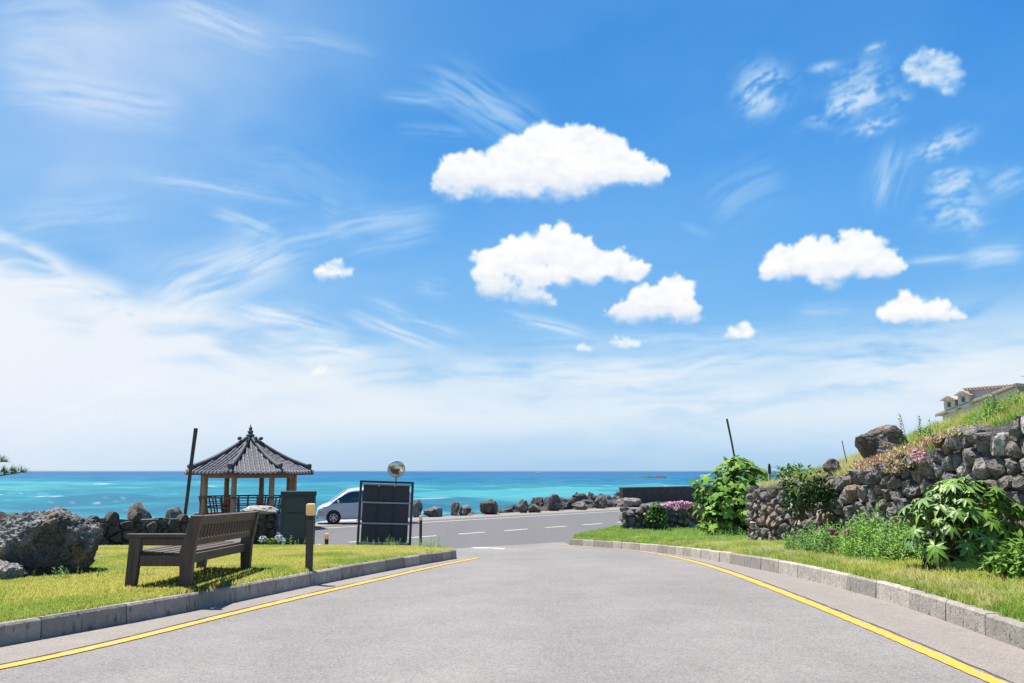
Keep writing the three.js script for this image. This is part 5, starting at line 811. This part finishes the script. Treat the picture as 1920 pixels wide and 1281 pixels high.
{ // creeping stonecrop and pink flowers hanging over the tall wall
  const r = rng(65), G = [0, 1].map((k) => { const P = []; const q = rng(570 + k); for (let i = 0; i < 14; i++) { const g = leaf(0.05, 0.02, 0.1, 0.2); g.applyQuaternion(orient(V(q() - 0.5, 0.25 + q(), q() - 0.5), V(0, 1, 0.1))); g.translate((q() - 0.5) * 0.12, q() * 0.04, (q() - 0.5) * 0.12); P.push(g); } return merge(P); });
  const S = []; for (let i = 0; i < 200; i++) { const d = 15.1 + Math.pow(r(), 0.9) * 3.6, hang = Math.pow(r(), 2.2) * (d > 16 && d < 17.4 ? 0.42 : 0.14), back = r() * 0.5, x = W2(d) + (hang > 0.05 ? -0.1 - 0.05 * r() : back), y = hang > 0.05 ? w2top(d) + 0.06 - hang : Math.max(w2top(d) + 0.05, hillY(x, d) + 0.03), pink = sst(0.5, 0.7, f2(d * 3, y * 4, 2)); S.push([x, y, d, 0.8 + 0.8 * r(), r() * 6.28, 0.4 * r(), mixC([0.6, 0.42, 0.28], [0.5, 0.48, 0.2], r()).lerp(C(0.6, 0.3, 0.28), pink * 0.6).multiplyScalar(0.8 + 0.4 * r())]); }
  scatter('stonecrop', 'reddish orange creeping stonecrop along the top of the tall wall', G, herbMat, S);
  const F = [new THREE.IcosahedronGeometry(0.035, 0), new THREE.DodecahedronGeometry(0.03, 0)].map((g) => { g.deleteAttribute('uv'); return g; });
  const petals = std({ color: C(1, 1, 1), roughness: 0.8 });
  const P1 = []; for (let i = 0; i < 22; i++) { const d = 16.15 + (r() - 0.5) * 0.5, x = W2(d) - 0.16 - 0.06 * r(); P1.push([x, w2top(d) - 0.05 - 0.25 * r(), d, 0.5 + 0.6 * r(), r() * 6, 0, mixC([0.55, 0.17, 0.3], [0.6, 0.33, 0.4], r())]); }
  scatter('pink_flowers', 'small patch of pink flowers in the face of the tall wall', F, petals, P1, 'stuff', 'flowers');
  const P2 = []; for (let i = 0; i < 300; i++) { const t = r(), x = lerp(6.25, 8.1, t), d = lerp(40.7, 41.7, t) + (r() - 0.4) * 0.4; P2.push([x, 0.02 + 0.2 * r() * (0.5 + Math.sin(t * 3)), d, 0.9 + 0.9 * r(), r() * 6, 0, mixC([0.58, 0.2, 0.36], [0.7, 0.42, 0.52], r())]); }
  scatter('pink_flowers', 'band of pink flowers along the top of the low far wall', F, petals, P2, 'stuff', 'flowers');
  const P3 = []; for (const [x, d] of [[5.45, 16.2], [5.58, 15.8]]) for (let i = 0; i < 12; i++) P3.push([x + (r() - 0.5) * 0.14, vergeY(x, d) + 0.4 + 0.08 * r(), d + (r() - 0.5) * 0.14, 0.7 + 0.4 * r(), r() * 6, 0, mixC([0.15, 0.06, 0.07], [0.2, 0.1, 0.1], r())]);
  scatter('faded_flowers', 'two faded dark red flower heads among the weeds', F, petals, P3, 'stuff', 'flowers');
}
// ---------------------------------------------------------------- shrubs with leaves one can tell apart
function leafyShrub(name, label, cat, base, { geos, mats, n, shell, stems, stemMat, scale, seed, up = 0.55, inner = 0, innerMat, innerGeo, flat = 0.3 }) {
  const o = thing(name, label, cat, base), r = rng(seed), st = [];
  for (let i = 0; i < n; i++) {
    const [p, out] = shell(r, i, n), dir = V(out.x, out.y * 0.3 - 0.1, out.z).normalize(), nrm = V(out.x * (1 - up) + (r() - 0.5) * flat, up + out.y * 0.4, out.z * (1 - up) + (r() - 0.5) * flat).normalize();
    const k = geos[i % geos.length], m = mesh('leaf', k, mats[Math.floor(r() * mats.length)], o), x = nrm.clone().cross(dir).normalize(), z = x.clone().cross(nrm).normalize();
    m.quaternion.setFromRotationMatrix(new THREE.Matrix4().makeBasis(x, nrm, z)); m.position.copy(p); const s = scale * (0.5 + 0.8 * r()); m.scale.setScalar(s);
    if (i % stems === 0) { const root = V((r() - 0.5) * 0.25, 0, (r() - 0.5) * 0.25), mid = p.clone().multiplyScalar(0.5).add(V(0, 0.12, 0)); const g = tube([root, mid, p.clone().addScaledVector(nrm, -0.01)], 0.018 * scale, 0.005, 4, 5); g.deleteAttribute('uv'); st.push(g); }
  }
  mesh('stems', merge(st), stemMat, o);
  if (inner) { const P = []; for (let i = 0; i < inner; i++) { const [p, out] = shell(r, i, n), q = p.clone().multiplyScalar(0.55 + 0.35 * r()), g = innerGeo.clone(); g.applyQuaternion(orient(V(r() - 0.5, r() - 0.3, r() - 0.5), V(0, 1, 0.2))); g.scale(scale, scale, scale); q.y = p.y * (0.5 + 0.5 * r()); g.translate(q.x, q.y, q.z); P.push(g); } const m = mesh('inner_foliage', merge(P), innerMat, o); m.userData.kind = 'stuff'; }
  return o;
}
{
  const geos = [1, 2, 3].map((k) => handLeaf(0.2, 8, 2.35, 0.62, 0.42, 0.22 + 0.07 * k, 600 + k));
  leafyShrub('glossy_shrub', 'big glossy shrub with hand-shaped leaves in front of the tall wall', 'shrub', [6.05, vergeY(6.05, 12.75), -12.75], { geos, mats: [glossLeaf(0.13, 0.245, 0.016), glossLeaf(0.085, 0.18, 0.014), glossLeaf(0.17, 0.29, 0.02), glossLeaf(0.07, 0.15, 0.02), glossLeaf(0.11, 0.21, 0.016), glossLeaf(0.075, 0.16, 0.014), glossLeaf(0.14, 0.25, 0.018), glossLeaf(0.1, 0.19, 0.022)], n: 230, stems: 3, stemMat: std({ color: C(0.12, 0.12, 0.05), roughness: 0.8 }), scale: 1.0, seed: 7, up: 0.5,
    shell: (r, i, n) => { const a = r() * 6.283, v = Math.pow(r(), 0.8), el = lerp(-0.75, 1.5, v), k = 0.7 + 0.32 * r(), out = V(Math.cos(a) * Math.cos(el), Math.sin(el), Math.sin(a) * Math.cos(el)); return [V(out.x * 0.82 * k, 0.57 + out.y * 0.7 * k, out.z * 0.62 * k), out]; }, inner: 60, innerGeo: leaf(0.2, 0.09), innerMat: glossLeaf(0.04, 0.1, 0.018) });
}
{
  const geos = [1, 2, 3].map((k) => handLeaf(0.24, 5, 2.0, 0.95, 0.55, 0.12 + 0.06 * k, 620 + k));
  leafyShrub('fig_bush', 'tall light green bush with lobed leaves between the two stone walls', 'bush', [8.15, -0.88, -35], { geos, mats: [leafMat(0.2, 0.36, 0.045), leafMat(0.16, 0.3, 0.04), leafMat(0.26, 0.42, 0.065), leafMat(0.12, 0.24, 0.035)], n: 299, stems: 5, stemMat: std({ color: C(0.16, 0.14, 0.1), roughness: 0.9 }), scale: 1.15, seed: 17, up: 0.5, flat: 0.8,
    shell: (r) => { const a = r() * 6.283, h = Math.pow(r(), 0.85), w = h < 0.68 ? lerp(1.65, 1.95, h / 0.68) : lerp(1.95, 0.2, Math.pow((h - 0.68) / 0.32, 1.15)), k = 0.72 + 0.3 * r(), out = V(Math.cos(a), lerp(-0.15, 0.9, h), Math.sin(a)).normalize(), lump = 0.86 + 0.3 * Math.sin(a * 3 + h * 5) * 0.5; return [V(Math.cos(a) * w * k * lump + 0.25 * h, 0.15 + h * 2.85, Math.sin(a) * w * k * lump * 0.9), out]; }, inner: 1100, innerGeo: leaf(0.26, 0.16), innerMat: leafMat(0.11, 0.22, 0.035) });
}
// crowns of many small leaves joined into one mass, on a trunk with branches
function smallTree(name, label, cat, base, { crown, n, L, W, mats, trunk, seed, clumps = 14, r0 = 0.03, parent }) {
  const o = thing(name, label, cat, base), r = rng(seed), P = mats.map(() => []), cl = [], T = [];
  for (let i = 0; i < clumps; i++) { const a = r() * 6.283, el = (r() - 0.35) * 2.4, k = 0.45 + 0.5 * r(); cl.push(V(crown[0] + Math.cos(a) * Math.cos(el) * crown[3] * k, crown[1] + Math.sin(el) * crown[4] * k, crown[2] + Math.sin(a) * Math.cos(el) * crown[3] * k)); }
  for (let i = 0; i < n; i++) { const c = cl[i % clumps], s = crown[3] * 0.42, v = V(r() - 0.5, r() - 0.5, r() - 0.5).normalize().multiplyScalar(s * Math.pow(r(), 0.4)), g = leaf(L * (0.7 + 0.6 * r()), W, 0.2, 0.3); g.applyQuaternion(orient(V(v.x + (r() - 0.5) * s, v.y * 0.4 + (r() - 0.4) * s, v.z + (r() - 0.5) * s), V(0.1, 1, 0))); g.translate(c.x + v.x, c.y + v.y, c.z + v.z); P[Math.floor(r() * mats.length)].push(g); }
  mats.forEach((m, k) => { if (P[k].length) mesh('crown', merge(P[k]), m, o).userData.kind = 'stuff'; });
  const top = V(crown[0], crown[1], crown[2]); T.push(tube([V(0, -0.05, 0), V(top.x * 0.3 + 0.02, top.y * 0.45, top.z * 0.3), top], r0, r0 * 0.4, 6, 6)); for (const c of cl) T.push(tube([top.clone().multiplyScalar(0.55 + 0.3 * r()).setY(Math.max(0.02, top.y * (0.5 + 0.3 * r()))), c], r0 * 0.4, 0.003, 4, 2)); mesh('trunk', merge(T), trunk, o); return o;
}
{
  const bark = wood(0.12, 0.1, 0.08, 0.9);
  smallTree('small_tree', 'small dark leaved tree growing against the left end of the tall wall', 'tree', [5.72, vergeY(5.72, 19.7), -19.7], { crown: [0.42, 1.12, -0.1, 0.52, 0.42], n: 1500, L: 0.1, W: 0.05, mats: [leafMat(0.055, 0.115, 0.022), leafMat(0.08, 0.16, 0.026), leafMat(0.035, 0.075, 0.018)], trunk: bark, seed: 31, clumps: 16, r0: 0.025 });
  smallTree('low_shrub', 'low bright green leafy plant at the right edge by the kerb', 'shrub', [6.15, vergeY(6.15, 11.35), -11.35], { crown: [0, 0.2, 0, 0.52, 0.2], n: 1300, L: 0.1, W: 0.055, mats: [leafMat(0.17, 0.31, 0.035), leafMat(0.12, 0.24, 0.03)], trunk: bark, seed: 32, clumps: 20, r0: 0.012 });
  smallTree('climbing_plant', 'leafy green plant climbing over the low far wall', 'shrub', [6.02, -0.85, -39.75], { crown: [0, 0.5, 0, 0.5, 0.5], n: 900, L: 0.14, W: 0.08, mats: [leafMat(0.1, 0.21, 0.03), leafMat(0.075, 0.16, 0.025)], trunk: bark, seed: 33, clumps: 14, r0: 0.02 });
  smallTree('bush', 'green bush showing over the wall end right of the fig bush', 'bush', [8.0, -0.3, -27.2], { crown: [0, 1.5, 0, 0.75, 0.45], n: 900, L: 0.16, W: 0.09, mats: [leafMat(0.14, 0.26, 0.035), leafMat(0.09, 0.19, 0.028)], trunk: bark, seed: 34, clumps: 14, r0: 0.03 });
  smallTree('bush', 'leafy shoot at the right edge high on the bank', 'bush', [8.35, hillY(8.35, 14.6), -14.6], { crown: [0, 0.42, 0, 0.3, 0.26], n: 260, L: 0.12, W: 0.07, mats: [leafMat(0.15, 0.29, 0.04), leafMat(0.1, 0.2, 0.03)], trunk: bark, seed: 35, clumps: 8, r0: 0.014 });
  // tall fleabane stalks on the bank
  const G = [sprig(0.72, 70, 0.13, 0.026, 41), sprig(0.6, 60, 0.12, 0.026, 42), sprig(0.5, 60, 0.12, 0.03, 43)], m = leafMat(0.11, 0.19, 0.05);
  [[7.42, 17.7, 'tallest thin weed stalk right of the brown boulder on the bank', 0, 0.12], [7.62, 17.6, 'second tall weed stalk on the bank, right of the tallest', 1, 0.02], [8.1, 15.9, 'bushy weed stalk on the bank below the house', 2, -0.1], [8.6, 14.9, 'weed stalk on the bank near the right edge below the house roof', 2, 0.05]].forEach(([x, d, l, k, t]) => { const s = mesh('weed_stalk', G[k], m); s.position.set(x, hillY(x, d) - 0.02, -d); s.rotation.z = t; s.scale.setScalar(1.25); tag(s, l, 'weed', 'tall weed stalks on the bank'); });
  // hydrangea by the pillar
  const h = thing('hydrangea', 'hydrangea with pale blue flower heads at the foot of the stone pillar', 'flowers', [-7.0, lawnY(-7.0, 28.0), -28.0]), r = rng(44), P = [];
  for (let i = 0; i < 70; i++) { const a = r() * 6.283, g = leaf(0.17, 0.11, 0.2, 0.3); g.applyQuaternion(orient(V(Math.cos(a), 0.5 + r() * 0.6, Math.sin(a)), V(0, 1, 0))); g.translate((r() - 0.5) * 0.7, 0.02 + 0.18 * r(), (r() - 0.5) * 0.3); P.push(g); } mesh('foliage', merge(P), leafMat(0.16, 0.27, 0.04), h);
  for (const [x, y] of [[-0.26, 0.2], [0.2, 0.24], [0.28, 0.15]]) { const B = []; for (let i = 0; i < 60; i++) { const v = V(r() - 0.5, r() * 0.9 - 0.3, r() - 0.5).normalize().multiplyScalar(0.11), g = new THREE.TetrahedronGeometry(0.028, 0); g.deleteAttribute('uv'); g.rotateX(r() * 6); g.rotateY(r() * 6); g.translate(x + v.x, y + v.y * 0.85, v.z + 0.1); B.push(g); } mesh('flower_head', merge(B), std({ color: C(0.55, 0.55, 0.68), roughness: 0.9 }), h); }
}
{ // pine beyond the left edge: the tip of one branch reaches into view
  const o = thing('pine_tree', 'green pine branch reaching in at the left edge above the sea', 'tree', [-9.32, lawnY(-9.7, 14.2) + 0.03, -14.2]), r = rng(45), W = wood(0.13, 0.09, 0.065, 0.9), B = [], N = [], N2 = [];
  const tk = tube([V(0, -0.1, 0), V(0.1, 1.0, 0), V(-0.05, 2.2, 0.05), V(0, 3.4, 0)], 0.13, 0.03, 9, 10); mesh('trunk', tk, W, o);
  const needles = (p, dir, list) => { for (let i = 0; i < 26; i++) { const v = V(r() - 0.5, r() - 0.5, r() - 0.5).normalize().multiplyScalar(0.75).add(dir).normalize(), l = 0.08 + 0.06 * r(), s = V(-v.z, 0.2, v.x).normalize().multiplyScalar(0.0035), e = p.clone().addScaledVector(v, l); list.push(p.x - s.x, p.y - s.y, p.z - s.z, p.x + s.x, p.y + s.y, p.z + s.z, e.x, e.y, e.z); } };
  const branch = (a, b, n) => { const m = a.clone().lerp(b, 0.5).add(V(0, -0.06, 0)); B.push(tube([a, m, b], 0.03, 0.006, 5, 5)); const d = b.clone().sub(a).normalize(); for (let i = 0; i < n; i++) { const t = 0.3 + 0.7 * (i + r()) / n, q = a.clone().lerp(b, t).add(V((r() - 0.5) * 0.3, (r() - 0.3) * 0.2, (r() - 0.5) * 0.5).multiplyScalar(1.25 - t)); needles(q, d.clone().add(V(0, 0.5, 0)).normalize(), r() < 0.6 ? N : N2); } };
  branch(V(0, 1.25, 0), V(2.02, 1.42, 0.05), 80); branch(V(0, 1.55, 0), V(1.8, 1.58, 0.1), 50);
  for (let i = 0; i < 16; i++) { const a = i * 2.4, h = 1.2 + i * 0.14, l = 1.7 - i * 0.085; if (Math.cos(a) > 0.55) continue; branch(V(0, h, 0), V(Math.cos(a) * l, h + 0.25, Math.sin(a) * l), 20); }
  mesh('branches', merge(B), W, o); mesh('needles', tri(N), leafMat(0.14, 0.24, 0.04), o).userData.kind = 'stuff'; mesh('needles', tri(N2), leafMat(0.07, 0.14, 0.035), o).userData.kind = 'stuff';
}
renderer.render(scene, camera);
